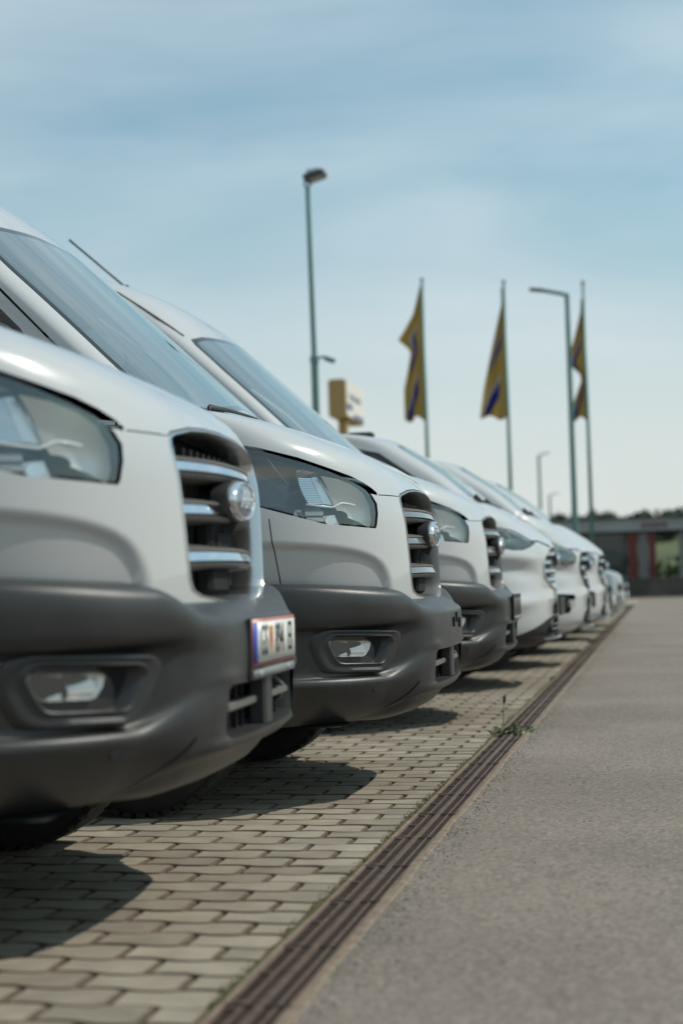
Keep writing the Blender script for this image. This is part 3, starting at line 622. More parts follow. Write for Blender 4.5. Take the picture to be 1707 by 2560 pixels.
# ---- lower van (body-coloured bumper) ---------------------------------------------------------------------------------------
LV_LOW = np.array([(.30, -.22, .70, 2.2, .95), (.36, -.12, .72, 2.2, .975), (.44, -.06, .75, 2.2, .99), (.54, -.045, .75, 2.2, 1.0), (.64, -.042, .75, 2.2, 1.0), (.74, -.052, .75, 2.2, 1.0), (.86, -.052, .75, 2.2, 1.0), (.96, -.05, .75, 2.2, 1.0),
 (1.03, -.056, .75, 2.2, .998), (1.075, -.070, .75, 2.2, .995), (1.11, -.095, .75, 2.2, .992), (1.15, -.14, .72, 2.4, .988), (1.20, -.20, .68, 2.7, .982), (1.26, -.285, .60, 3.3, .972), (1.32, -.375, .48, 3.8, .96), (1.37, -.46, .36, 4.4, .948), (1.40, -.53, .28, 4.8, .935),
 (1.42, -.56, .24, 4.8, .93), (1.60, -.76, .26, 4.4, .87), (1.77, -.99, .30, 4, .79), (1.87, -1.15, .32, 4, .75), (1.91, -1.24, .34, 4, .735), (1.95, -1.42, .38, 4, .71), (1.975, -1.70, .42, 4, .67), (1.99, -2.2, .46, 4, .60)])
def crease_low(u, z):
    a = .020 * np.exp(-((z - (.80 + .10 * u)) / .05) ** 2) * ss(.45, .75, u); b = -.022 * np.exp(-((z - (.66 - .10 * (u - .5))) / .05) ** 2) * ss(.5, .8, u)
    c = .018 * np.exp(-((z - (.93 + .06 * u)) / .04) ** 2) * ss(.5, .7, u) * -.6
    return 1.7 * (a + b + c)
def make_low_van(style, paint=WHITE, name="white_van", strip=SATIN):
    root = empty(name); LV = LV_LOW; ln = 5.2; CB = 16
    P1, rows1 = shell_polys(LV, 0, CB, 3, ln, crease_low); P2, rows2 = shell_polys(LV, CB, len(LV) - 1, 3, ln)
    if style == 'swoop':
        hlp = [(.165, 1.082), (.19, 1.058), (.235, 1.034), (.30, 1.032), (.40, 1.055), (.55, 1.10), (.72, 1.16), (.70, 1.20), (.55, 1.208), (.41, 1.196), (.32, 1.178), (.25, 1.142), (.20, 1.105)]
        hood = [(.10, 1.098), (.18, 1.118), (.27, 1.168), (.33, 1.189), (.42, 1.207), (.60, 1.235), (.80, 1.27), (1.2, 1.32)]
        gr = [(0, .73), (.18, .735), (.30, .76), (.445, .83), (.455, .93), (.42, .985), (.30, 1.045), (.22, 1.055), (0, 1.06)]; bars = (1.0, .935, .87, .805); spans = (.34, .43, .43, .38)
        dark = [(-1.2, .25), (1.2, .25), (.86, .365), (.40, .512), (.30, .53), (-1.2, .53)]
        low_op = [(0, .40), (.30, .40), (.34, .44), (.30, .50), (0, .505)]
    else:
        hlp = [(.135, 1.0), (.145, .96), (.165, .935), (.22, .925), (.32, .96), (.45, 1.02), (.60, 1.10), (.66, 1.16), (.62, 1.195), (.45, 1.165), (.32, 1.125), (.22, 1.085), (.16, 1.045)]
        hood = [(.10, 1.075), (.16, 1.085), (.22, 1.108), (.32, 1.150), (.45, 1.190), (.62, 1.225), (.80, 1.262), (1.2, 1.31)]
        gr = [(0, .715), (.18, .72), (.29, .735), (.43, .86), (.45, .92), (.42, 1.0), (.39, 1.035), (.30, 1.05), (0, 1.058)]; bars = (.985, .90, .81); spans = (.42, .43, .36)
        dark = [(-1.2, .25), (.55, .25), (.38, .335), (.30, .375), (-1.2, .385)]
        low_op = [(0, .395), (.26, .395), (.33, .43), (.34, .50), (.28, .53), (0, .535)]
    R1 = hood + [(6.0, 1.34), (6.0, .2), (-1, .2), (-1, hood[0][1])]
    up_, low = cut(P1, halfplanes(R1, XZ, .004)); _, low = cut(low, halfplanes([(a, b - .008) for a, b in hood] + [(6, 1.33), (6, .2), (-1, .2), (-1, hood[0][1] - .008)], XZ))
    _, lens = cut(P1, halfplanes(hlp, XZ, -.002)); low, _ = cut(low, halfplanes(hlp, XZ, .004)); up_, _ = cut(up_, halfplanes(hlp, XZ, .004))
    grh = gr + [(-.3, gr[-1][1]), (-.3, gr[0][1])]; low, _ = cut(low, halfplanes(grh, UZ)); up_, _ = cut(up_, halfplanes(grh, UZ))
    fr = [p for p in low if max(q[0] for q in p) > -.75]; bk = [p for p in low if not max(q[0] for q in p) > -.75]
    fr, valance = cut(fr, halfplanes(dark, UZ)); lop = low_op + [(-.3, low_op[-1][1]), (-.3, low_op[0][1])]; valance, _ = cut(valance, halfplanes(lop, UZ)); fr, _ = cut(fr, halfplanes(lop, UZ))
    fogs = []
    if style != 'swoop':
        FT = [(.91, .679), (.60, .662), (.585, .64), (.65, .505), (.67, .492), (.89, .505), (.93, .55)]; fr, fogs = cut(fr, halfplanes(FT, UZ))
    low = fr + bk
    for c_ in ((.98, .30), (3.95, .30)):
        low, _ = cut(low, halfplanes(circle(c_, .41, 24), XZ)); valance, _ = cut(valance, halfplanes(circle(c_, .41, 24), XZ))
    WS = [(0, 1.43), (.45, 1.428), (.70, 1.42), (.80, 1.415), (.81, 1.43), (.67, 1.82), (.64, 1.85), (.5, 1.87), (.25, 1.88), (-.3, 1.882), (-.3, 1.43)]
    DW = [(.80, 1.455), (.95, 1.41), (2.0, 1.39), (2.0, 1.83), (1.45, 1.83), (1.28, 1.79)]
    frontal = [p for p in P2 if max(q[0] for q in p) > -1.55 and min(q[1] for q in p) < .815 and max(q[2] for q in p) < 1.93]; other = [p for p in P2 if p not in frontal]
    P2o, ws = cut(frontal, halfplanes(WS, UZ)); P2o += other; _, wsin = cut(ws, halfplanes(WS, UZ, -.025)); band, _ = cut(ws, halfplanes(WS, UZ, -.025))
    sp_ = [p for p in P2o if min(q[1] for q in p) > .66]; oth = [p for p in P2o if not min(q[1] for q in p) > .66]
    sp_, dw = cut(sp_, halfplanes(DW, XZ)); _, dwi = cut(dw, halfplanes(DW, XZ, -.026)); db, _ = cut(dw, halfplanes(DW, XZ, -.026))
    b = MB(); both(b, low); b.build("front_fender", paint, root)
    b = MB(); both(b, up_); b.build("hood", paint, root)
    b = MB(); both(b, oth); both(b, sp_); roof_cap(b, rows2[-1]); back_panel(b, rows2); back_panel(b, rows1); b.build("body_shell", paint, root)
    b = MB(); both(b, valance); b.build("bumper_valance", BLACK, root)
    b = MB(); pi, ri = shell_polys(LV, 0, CB - .3, 1, ln, None, inset=.05); pi, _ = cut(pi, halfplanes([(.05, .93), (.9, .93), (.9, 1.3), (.05, 1.12)], XZ)); pi, _ = cut(pi, halfplanes(grh, UZ)); both(b, pi)
    b.poly([(-.35, -.80, .28), (-ln, -.9, .28), (-ln, .9, .28), (-.35, .80, .28)]); b.build("light_block_shell", SHELL, root)  # dark inner liner added to stop light and blacken the gaps, plus floor
    b = MB(); both(b, wsin); w = b.build("windscreen", SCREEN, root); b = MB(); both(b, band); b.build("windscreen_seal", GLOSSB, w)
    for s in (1, -1):
        b = MB(); both(b, dwi, 0, s); g = b.build("side_window", SIDEG, root); b = MB(); both(b, db, 0, s); b.build("window_seal", BLACK, g)
        h = MB(); o2 = resample(hlp, 48)
        def spt(xm, z, off=0.0):
            bi = np.interp(z, LV[:, 0], np.arange(len(LV))); zz, xf, D, n, w_ = [float(pchip(np.arange(len(LV)), LV[:, k], bi)) for k in range(5)]
            f = 1 - np.clip((xm + xf) / D, 0, 1); u = w_ * (1 - f ** n) ** (1 / n); return (-xm - .25 * off, -s * (u - off), z)
        cc = (sum(p[0] for p in hlp) / len(hlp), sum(p[1] for p in hlp) / len(hlp)); ring = lambda k, off: [spt(a, c, off) for a, c in scale2(o2, k, cc)]
        h.grid([ring(1.02, .012), ring(.98, .010), ring(.93, .06), ring(.6, .10), ring(.1, .11)], 0, True); hh = h.build("headlamp", NAVY, root, angle=35)
        l_ = MB(); both(l_, lens, 0, s); l_.build("lens", LENS, hh)
        rf = MB(); rf.grid([[spt(a, c, .02) for a, c in resample(circle((cc[0] - .03, cc[1]), .036, 20), 20)], [spt(a, c, .075) for a, c in resample(circle((cc[0] - .03, cc[1]), .014, 20), 20)]], 0, True); rf.build("reflector", CHROME, hh)
        ds = MB(); ds.tube([spt(a, c - .012, .02) for a, c in hlp[-5:]], .006, n=6); ds.build("light_strip", LED, hh)
    if fogs:
        for s in (1, -1):
            b = MB(); both(b, [[(q[0] - .035, q[1] - .015, q[2]) for q in p] for p in fogs], 0, s); f = b.build("fog_lamp_insert", BLACK, root, angle=40)
            l_ = MB(); l_.tube([(-.19, -s * .76, .58), (-.165, -s * .775, .58)], .038, n=16); l_.build("fog_lens", LAMPG, f, angle=40)
    xg = lambda u: LV[7][1] - drop(u, .75, 2.2)
    make_grille(root, gr, xg, bars, spans, strip, paint if style == 'swoop' else BLACK, None, gr[0][1], gr[-1][1], bow=.03)
    make_badge(root, -.018, .965 if style == 'swoop' else .935, .085, .036, .07)
    lg = MB(); full = resample([(-u, z) for u, z in low_op[::-1]] + low_op, 50); rr = lambda k, dx: [(-.05 - drop(u * k, .75, 2.2) + dx, -u * k, .45 + (z - .45) * k) for u, z in full]
    lg.grid([rr(1.02, .0), rr(.97, .012), rr(.93, -.08)], 0, True); lg.poly(rr(.93, -.08), 1); lgo = lg.build("lower_grille", [BLACK, SHELL], root, angle=40)
    for z in (.43, .465):
        p = MB(); rows = [[(-.055 - drop(u, .75, 2.2), -u, z - .007), (-.045 - drop(u, .75, 2.2), -u, z), (-.055 - drop(u, .75, 2.2), -u, z + .007)] for u in np.linspace(-.30, .30, 11)]; p.grid(rows); p.build("grille_bar", BARG, lgo)
    sk = MB(); rows = [[(-.09 - drop(u, .75, 2.2), -u, .348), (-.028 - drop(u, .75, 2.2), -u, .356), (-.022 - drop(u, .75, 2.2), -u, .368), (-.04 - drop(u, .75, 2.2), -u, .376)] for u in np.linspace(-.52, .52, 17)]; sk.grid(rows); sk.build("skid_strip", SATIN, root, angle=40)
    pl = MB(); pl.box((-.012, 0, .60), (.016, .53, .135), 0, bev=.005); pl.build("plate_holder", BLACK, root, angle=40)
    c = MB(); c.box((-.56, 0, 1.418), (.06, 1.5, .02), 0, Matrix.Rotation(R(25), 3, 'Y')); c.build("cowl_grille", BLACK, root)
    for y in (-.60, .12):
        wp = MB(); wp.tube([(-.56, y, 1.42), (-.585, y + .02, 1.452), (-.64, y + .40, 1.475)], [.016, .012, .007], n=6); wp.build("wiper", BLACK, root)
    b = MB(); b.box((-1.0, 0, 1.30), (.50, 1.55, .18), 0, bev=.06); b.build("dashboard", INTER, root, angle=50)
    b = MB(); b.poly([(-2.2, -.80, .9), (-2.2, .80, .9), (-2.2, .66, 1.9), (-2.2, -.66, 1.9)]); b.build("cabin_lining", INTER, root)
    for y in (-.45, .45): make_seat(root, -1.65, y, .92)
    for y in (-.97, .97): make_mirror(root, -1.15, y, 1.45, paint)
    for x in (-.98, -3.95):
        for y in (-.86, .86): make_wheel(root, x, y, .335, .215)
    return root
# ---- small car --------------------------------------------------------------------------------------------------------------
LV_CAR = np.array([(.22, -.16, .55, 2.4, .84), (.30, -.06, .60, 2.4, .88), (.42, -.02, .62, 2.5, .90), (.54, -.02, .62, 2.5, .905), (.64, -.05, .62, 2.5, .90), (.74, -.07, .62, 2.5, .895), (.82, -.10, .62, 2.6, .89), (.87, -.16, .58, 2.9, .88), (.92, -.30, .50, 3.4, .87), (.96, -.52, .40, 4, .86), (1.0, -.84, .3, 4.5, .84), (1.02, -.98, .25, 4.5, .82),
 (1.20, -1.30, .28, 4, .74), (1.36, -1.62, .32, 4, .66), (1.42, -1.80, .36, 4, .62), (1.46, -2.05, .4, 4, .56), (1.475, -2.4, .4, 4, .48)])
def make_car(paint, name="parked_car"):
    root = empty(name); LV = LV_CAR; ln = 4.1; CB = 11
    P1, rows1 = shell_polys(LV, 0, CB, 3, ln); P2, rows2 = shell_polys(LV, CB, len(LV) - 1, 3, ln)
    hlp = [(.18, .80), (.20, .73), (.26, .71), (.40, .76), (.55, .84), (.50, .87), (.34, .85), (.24, .83)]
    gr = [(0, .38), (.34, .38), (.40, .42), (.42, .54), (.36, .64), (.28, .69), (0, .70)]; grh = gr + [(-.3, .70), (-.3, .38)]
    _, lens = cut(P1, halfplanes(hlp, XZ, -.002)); P1, _ = cut(P1, halfplanes(hlp, XZ, .004)); P1, _ = cut(P1, halfplanes(grh, UZ))
    for c_ in ((.80, .28), (3.35, .28)): P1, _ = cut(P1, halfplanes(circle(c_, .37, 22), XZ))
    hood, lowp = [], []
    for p in P1: (hood if min(q[2] for q in p) >= .869 else lowp).append(p)
    WS = [(0, 1.03), (.5, 1.028), (.70, 1.02), (.58, 1.37), (.5, 1.40), (-.3, 1.41), (-.3, 1.03)]; DW = [(1.5, 1.06), (3.0, 1.02), (2.9, 1.36), (2.0, 1.38)]
    frontal = [p for p in P2 if max(q[0] for q in p) > -2.0 and min(q[1] for q in p) < .72]; other = [p for p in P2 if p not in frontal]
    a, ws = cut(frontal, halfplanes(WS, UZ)); a += other; sp_ = [p for p in a if min(q[1] for q in p) > .56]; oth = [p for p in a if not min(q[1] for q in p) > .56]; sp_, dw = cut(sp_, halfplanes(DW, XZ))
    b = MB(); both(b, lowp); b.build("front_fender", paint, root); b = MB(); both(b, hood); b.build("hood", paint, root)
    b = MB(); both(b, oth); both(b, sp_); roof_cap(b, rows2[-1]); back_panel(b, rows2); back_panel(b, rows1); b.build("body_shell", paint, root)
    b = MB(); both(b, ws); b.build("windscreen", SCREEN, root)
    for s in (1, -1):
        b = MB(); both(b, dw, 0, s); b.build("side_window", SIDEG, root)
        h = MB(); both(h, [[(q[0] - .05, q[1] - .03, q[2]) for q in p] for p in lens], 0, s); hh = h.build("headlamp", NAVY, root)
        l_ = MB(); both(l_, lens, 0, s); l_.build("lens", LENS, hh)
        rf = MB(); rf.grid([[(-.20 + .0, -s * (.66 + .045 * math.cos(t)), .775 + .045 * math.sin(t)) for t in np.linspace(0, 2 * math.pi, 18)[:-1]], [(-.26, -s * (.66 + .012 * math.cos(t)), .775 + .012 * math.sin(t)) for t in np.linspace(0, 2 * math.pi, 18)[:-1]]], 0, True); rf.build("reflector", CHROME, hh)
    xg = lambda u: -.035 - drop(u, .62, 2.5, .9); make_grille(root, gr, xg, (.62, .55, .46), (.30, .40, .38), SATIN, BLACK, None, .38, .70, bow=.02)
    make_badge(root, .0, .66, .07, .04, .06)
    pl = MB(); pl.box((.0, 0, .50), (.016, .52, .12), 0, bev=.004); pl.build("number_plate", PWHITE, root)
    b = MB(); b.poly([(-.3, -.75, .22), (-ln, -.8, .22), (-ln, .8, .22), (-.3, .75, .22)]); pi, _r = shell_polys(LV, 0, CB - .2, 1, ln, None, inset=.06); pi, _ = cut(pi, halfplanes(grh, UZ)); both(b, pi); b.build("light_block_shell", SHELL, root)  # floor, and a dark inner body added to keep light out
    for x in (-.80, -3.35):
        for y in (-.76, .76): make_wheel(root, x, y, .31, .20)
    return root

GROUP = "vans parked nose out along the drain"
van2 = make_high_van(); van2.location = (-.815, 6.365, 0); van2.rotation_euler.z = R(.3)
tag(van2, "white van whose grey bumper shows three bare plate holes instead of a number plate", "van", GROUP)
# roof antenna of the third van
def antenna(root):
    a = MB(); a.tube([(-2.38, 0, 2.675), (-2.41, 0, 2.74)], [.035, .014], n=10); a.tube([(-2.41, 0, 2.73), (-2.78, 0, 3.06)], .0075, n=6); a.build("antenna", BLACK, root)
def plate_holes(root):
    for u, z in ((.09, .648), (0, .672), (-.09, .655)):
        a = MB(); a.grid([[(-.006, u + .011 * math.cos(t), z + .022 * math.sin(t)) for t in np.linspace(0, 2 * math.pi, 13)], [(-.012, u + .009 * math.cos(t), z + .019 * math.sin(t)) for t in np.linspace(0, 2 * math.pi, 13)]])
        a.poly([(-.0065, u + .011 * math.cos(t), z + .022 * math.sin(t)) for t in np.linspace(0, 2 * math.pi, 13)[:-1]]); a.build("plate_hole", SHELL, root)
van1 = copy_tree(van2); van3 = copy_tree(van2)
antenna(van3); plate_holes(van2)
van1.location = (-.980, 3.965, .032); van1.rotation_euler.z = R(2.1)
for ch in van1.children:                                       # it sits a little higher on its springs
    if ch.name.startswith('wheel'): ch.location.z -= .032
tag(van1, "white van with a red edged number plate and bright chrome strips across its grille", "van", GROUP)
van3.location = (-.84, 9.38, .006); van3.rotation_euler.z = R(.6)
tag(van3, "grey bumpered white van carrying an empty dark plate holder on its nose", "van", GROUP)
for g in van1.children:                                        # the first van's grille has a chrome frame and strips
    if g.name.split('.')[0] == "grille":
        g.data = g.data.copy(); g.data.materials[0] = SATIN; g["label"] = "grille with a chrome frame and blue reflecting chrome strips"
        for bar in g.children:
            if bar.name.startswith("grille_bar"): bar.data = bar.data.copy(); bar.data.materials[1] = CHROME
def plate(root, x, z, blank=False):
    p = empty("number_plate", (x, 0, z), root)
    h = MB(); h.box((.002, 0, -.006), (.010, .536, .152), 0, bev=.004); h.build("plate_frame", BLACK, p, angle=40)
    if blank:
        for y, w_ in ((-.19, .05), (-.10, .035), (.02, .06), (.14, .05), (.20, .03)):
            a = MB(); a.box((.0075, y, .004), (.003, w_, .085)); a.build("holder_rib", BARG, p)
        a = MB(); a.box((.0085, 0, -.070), (.004, .50, .022)); a.build("holder_strip", PANELG, p)
        return p
    a = MB(); a.box((.0085, 0, .008), (.004, .520, .118), 0); a.build("plate_edge", PRED, p)
    a = MB(); a.box((.0110, .012, .008), (.003, .488, .100), 0); a.build("plate_field", PWHITE, p)
    a = MB(); a.box((.0115, -.236, .008), (.0035, .040, .100), 0); a.build("plate_band", PBLUE, p)
    a = MB(); sh = [(-.024, .036), (.024, .036), (.024, -.004), (.0, -.036), (-.024, -.004)]; yy = -.055
    a.poly([(.0136, yy + q[0], .010 + q[1]) for q in sh]); a.build("plate_crest", PGOLD, p)
    a = MB(); a.poly([(.0140, yy + q[0] * .55, .006 + q[1] * .6) for q in sh]); a.build("crest_shield", PRED, p)
    for s_, yy in (("GS", -.140), ("894", .048), ("EI", .185)):
        me = text_mesh(s_, .112, .001, sx=.66); me.materials.append(PBLACK); o = bpy.data.objects.new("plate_lettering", me); link(o, p)
        o.matrix_local = Matrix.Translation((.0135, yy, .008)) @ Matrix(((0, 0, 1, 0), (1, 0, 0, 0), (0, 1, 0, 0), (0, 0, 0, 1)))
    a = MB(); a.box((.0085, 0, -.070), (.004, .50, .022)); a.build("dealer_strip", PANELG, p)
    for y in (-.17, .17):
        a = MB(); a.box((.0105, y, -.070), (.002, .04, .016)); a.build("dealer_mark", SIGNG, p)
    return p
plate(van1, -.022, .640); plate(van3, -.013, .655, True)
unseen_van = copy_tree(van2); unseen_van.location = (-1.02, 1.50, 0)  # added out of view to continue the row and shade its neighbour
tag(unseen_van, "unseen white van added at the near end of the row, shading the plated van", "van", GROUP)
van4 = make_low_van('swoop'); van4.location = (-.75, 12.25, 0)
tag(van4, "white van with slanted swept headlamp and five toothed hexagonal grille over a white bumper", "van", GROUP)
van4["label"] = "all white van with a slim swept headlamp and a white edged hexagonal grille"
k_ = MB(); k_.box((-1.50, -.30, 1.968), (.20, .10, .055), 0, bev=.02); k_.build("roof_antenna_base", BLACK, van4, angle=50)
van5 = make_low_van('round', strip=SATIN); van5.location = (-.615, 14.9, 0)
tag(van5, "all white van with rounded headlamp and black fog insert beside the swept headlamp van", "van", GROUP)
van6 = copy_tree(van5); van6.location = (-.555, 17.6, 0)
tag(van6, "all white van half hidden behind the van with rounded headlamp and black fog insert", "van", GROUP)
car7 = make_car(WHITE); car7.location = (-.62, 20.9, 0)
tag(car7, "low white car with glinting headlamps beyond the last white van", "car", "cars at the far end of the row")
car8 = copy_tree(car7); car8.location = (-.55, 23.6, 0); tag(car8, "silver grey car just behind the low white car", "car", "cars at the far end of the row")
for c in car8.children:
    if c.data and c.data.materials and c.data.materials[0] == WHITE:
        c.data = c.data.copy(); c.data.materials[0] = GREYP
SILV = mat("silver_paint", (0.42, 0.42, 0.41), rough=0.35, metal=0.5, coat=1.0)
car9 = copy_tree(car8); car9.location = (-.55, 26.3, 0); tag(car9, "pale silver car at the far end of the parked row", "car", "cars at the far end of the row")
for c in car9.children:
    if c.data and c.data.materials and c.data.materials[0] == GREYP:
        c.data = c.data.copy(); c.data.materials[0] = SILV

# ================================================================ GROUND
a = MB(); a.poly([(-.712, -12, 0), (120, -12, 0), (120, 56.9, 0), (-.712, 56.9, 0)]); a.build("asphalt_road", ASPH); tag(bpy.data.objects["asphalt_road"], kind="structure")
a = MB(); a.poly([(-400, -60, -.06), (400, -60, -.06), (400, 900, -.06), (-400, 900, -.06)]); g = a.build("ground", mat("earth_and_grass", (0.07, 0.085, 0.03), rough=1.0, noise=(.2, .3))); tag(g, kind="structure")
a = MB(); a.poly([(-3.6, -6, -.014), (-.883, -6, -.014), (-.883, 45.5, -.014), (-3.6, 45.5, -.014)]); paving = a.build("paving", BED); tag(paving, kind="structure")
a = MB(); a.poly([(-60, -8, -.016), (-3.55, -8, -.016), (-3.55, 56.8, -.016), (-60, 56.8, -.016)]); a.poly([(-3.55, 45.4, -.016), (-.712, 45.4, -.016), (-.712, 56.8, -.016), (-3.55, 56.8, -.016)]); g = a.build("parking_ground", PAVE); tag(g, kind="structure")
PLX, PLY, AMP = .2225, .1262, .0095
def paver_mesh(L0, cutx=None):
    """wavy paver; local origin at its lower left corner"""
    b = MB(); gx, gy = .0055, .0036; x0, x1 = gx, (cutx if cutx else PLX) - gx; n = 9
    xs = np.linspace(x0, x1, n); lo = AMP * np.tanh(2.0 * np.sin(2 * math.pi * xs / PLX)) + gy; hi = PLY - AMP * np.tanh(2.0 * np.sin(2 * math.pi * xs / PLX)) - gy
    ringp = [(x, y) for x, y in zip(xs, lo)] + [(x, y) for x, y in zip(xs[::-1], hi[::-1])]
    c = (sum(p[0] for p in ringp) / len(ringp), sum(p[1] for p in ringp) / len(ringp))
    ins = [(p[0] - .006 * np.sign(p[0] - c[0]) * (abs(p[0] - c[0]) > .4 * (x1 - x0)), p[1] - .006 * np.sign(p[1] - c[1])) for p in ringp]
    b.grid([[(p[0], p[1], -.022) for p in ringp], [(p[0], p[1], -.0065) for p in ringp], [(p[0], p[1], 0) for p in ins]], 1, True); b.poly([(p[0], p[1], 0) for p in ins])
    return b
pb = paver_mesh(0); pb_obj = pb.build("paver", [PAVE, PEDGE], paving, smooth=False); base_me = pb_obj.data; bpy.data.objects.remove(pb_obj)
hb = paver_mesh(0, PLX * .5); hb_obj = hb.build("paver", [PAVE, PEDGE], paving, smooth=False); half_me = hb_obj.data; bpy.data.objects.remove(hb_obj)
def raw(me): return np.array([v.co[:] for v in me.vertices]), [tuple(p.vertices) for p in me.polygons], [p.material_index for p in me.polygons]
fv, ff, fm = raw(base_me); hv, hf, hm = raw(half_me); FM = []
spots = []; j = 0; ye = 1.2
while ye < 45:
    off = (j % 2) * PLX / 2; x = -.886 - PLX
    if j % 2: spots.append((-.886 - PLX / 2, ye, True)); x = -.886 - PLX * 1.5
    xmin = -3.45 if ye < 16 else -2.6
    while x > xmin: spots.append((x, ye, False)); x -= PLX
    ye += PLY; j += 1
def vis(s):
    px = 1650 + (s[0] + .1) / s[1] * 3900; py = 1440 + .82 / s[1] * 3900
    return s[1] > 2.6 and px > -60 and py < 2700 and not (s[1] > 3.0 and s[0] < -1.75)
order = sorted([s for s in spots if vis(s)], key=lambda s: s[1])
single = set(order[:300]); V, F_ = [], []; nv = 0
SKEW = math.radians(-0.25)
for s in spots:
    jx, jy, jz = rng.normal(0, .0008), rng.normal(0, .0008), rng.normal(0, .0008); rz = SKEW + rng.normal(0, .006); tx, ty = rng.normal(0, .004), rng.normal(0, .006)
    me = half_me if s[2] else base_me
    if s in single:
        o = inst("paver", me, paving, (s[0] + jx, s[1] + jy, jz)); o.rotation_euler = (ty, tx, rz)
    else:
        vv, fff, mmm = (hv, hf, hm) if s[2] else (fv, ff, fm); FM += mmm; P = vv.copy(); c_, s_ = math.cos(rz), math.sin(rz)
        X = P[:, 0] * c_ - P[:, 1] * s_ + s[0] + jx; Y = P[:, 0] * s_ + P[:, 1] * c_ + s[1] + jy; Z = P[:, 2] + jz + (P[:, 0] - .11) * -tx + (P[:, 1] - .06) * ty
        V.append(np.stack([X, Y, Z], 1)); F_ += [tuple(i + nv for i in f) for f in fff]; nv += len(P)
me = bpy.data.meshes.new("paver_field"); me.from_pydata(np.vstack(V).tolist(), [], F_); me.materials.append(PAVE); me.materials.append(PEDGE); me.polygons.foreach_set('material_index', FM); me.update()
pf = link(bpy.data.objects.new("paver_field", me), paving); pf["kind"] = "stuff"

# ---- drain channel
drain = empty("drain_channel", (-.805, 0, 0)); tag(drain, "long rusty slotted drain channel between the pavers and the asphalt", "drain")
def strip(name, x0, x1, z, m, y0=-4, y1=46, th=.05, wob=.003, step=.25):
    b = MB(); ys = np.arange(y0, y1 + step, step); rows = []
    for y in ys:
        w0, w1 = rng.normal(0, wob), rng.normal(0, wob); rows.append([(x0 + w0, y, -th), (x0 + w0, y, z - .004), (x0 + .004 + w0, y, z), (x1 - .004 + w1, y, z), (x1 + w1, y, z - .004), (x1 + w1, y, -th)])
    b.grid(rows); return b.build(name, m, drain, angle=40)
drain.location = (0, 0, 0)
strip("concrete_edge", -.738, -.711, .0035, CONC); strip("concrete_edge", -.888, -.873, -.002, CONC, wob=.0015)
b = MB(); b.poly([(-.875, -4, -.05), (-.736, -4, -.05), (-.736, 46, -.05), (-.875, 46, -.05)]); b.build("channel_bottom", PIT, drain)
gb = MB(); X0, X1 = -.8725, -.7385; Wd = X1 - X0; SEG = .5
n = 54
for k in range(n):
    y = (k + .5) * SEG / n; gb.box((X0 + Wd / 2, y, -.0105), (Wd - .004, .0052, .013), 0)
for fx, w_, z, m_ in ((.02, .007, -.001, 1), (.28, .0035, -.0005, 1), (.335, .0035, -.002, 0), (.80, .0035, -.0005, 1), (.98, .007, -.001, 1)):
    gb.box((X0 + Wd * fx, SEG / 2, z - .006), (w_, SEG - .004, .012), m_)
gb.box((X0 + Wd * .54, SEG / 2, -.0075), (.020, SEG - .004, .011), 0)
for k in range(22): gb.box((X0 + Wd * .54, (k + .5) * SEG / 22, -.0015), (.017, .011, .006), 1, bev=.002)
for k in (.05, .5, .95): gb.box((X0 + Wd * .15, SEG * k, -.004), (.026, .020, .010), 0, bev=.003)
for y in (.004, SEG - .004): gb.box((X0 + Wd / 2, y, -.006), (Wd - .002, .006, .012), 0)
g0 = gb.build("grate", [RUST, RUSTL], drain, smooth=False); g0.location = (0, -1.0, 0)
for k in range(1, 92): o = inst("grate", g0, drain, (rng.normal(0, .0006), -1.0 + k * SEG, rng.normal(0, .0006)))
# mossy joint
b = MB(); rows = []
for y in np.arange(-2, 45, .05):
    h = max(-.008, rng.normal(-.002, .004)); rows.append([(-.910, y, -.012), (-.898 + rng.normal(0, .003), y, h), (-.886 + rng.normal(0, .002), y, -.004)])
b.grid(rows); mo = b.build("moss_joint", MOSS); tag(mo, kind="stuff")
# blades
def blades(name, pts, hmin, hmax, m, wid=.003, lean=.6):
    V, F_ = [], []
    for (x, y, k) in pts:
        h = rng.uniform(hmin, hmax) * k; a = rng.uniform(0, 2 * math.pi); l = rng.uniform(0, lean) * h; dx, dy = math.cos(a), math.sin(a); i = len(V); w = wid * rng.uniform(.6, 1.3)
        V += [(x - dy * w, y + dx * w, -.006), (x + dy * w, y - dx * w, -.006), (x + dx * l * .4 + dy * w * .7, y + dy * l * .4 - dx * w * .7, h * .6), (x + dx * l * .4 - dy * w * .7, y + dy * l * .4 + dx * w * .7, h * .6), (x + dx * l, y + dy * l, h)]
        F_ += [(i, i + 1, i + 2, i + 3), (i + 3, i + 2, i + 4)]
    me = bpy.data.meshes.new(name); me.from_pydata(V, [], F_); me.materials.append(m); me.update(); return link(bpy.data.objects.new(name, me))
pts = []
for _ in range(120):
    y = 2.4 + rng.random() ** 1.6 * 30; k = rng.uniform(.5, 1.2)
    for _ in range(int(rng.integers(6, 26))): pts.append((-.900 + rng.normal(0, .007), y + rng.normal(0, .05 + .02 * y * .2), k))
g = blades("joint_grass", pts, .004, .015, GRASS, .0014); tag(g, kind="stuff")
pts = []
for s in spots:
    if s[1] < 12 and rng.random() < .10:
        for _ in range(int(rng.integers(2, 7))): pts.append((s[0] + rng.normal(0, .02), s[1] + rng.normal(0, .006), 1))
g = blades("paver_joint_grass", pts, .004, .014, GRASS, .0014); tag(g, kind="stuff")
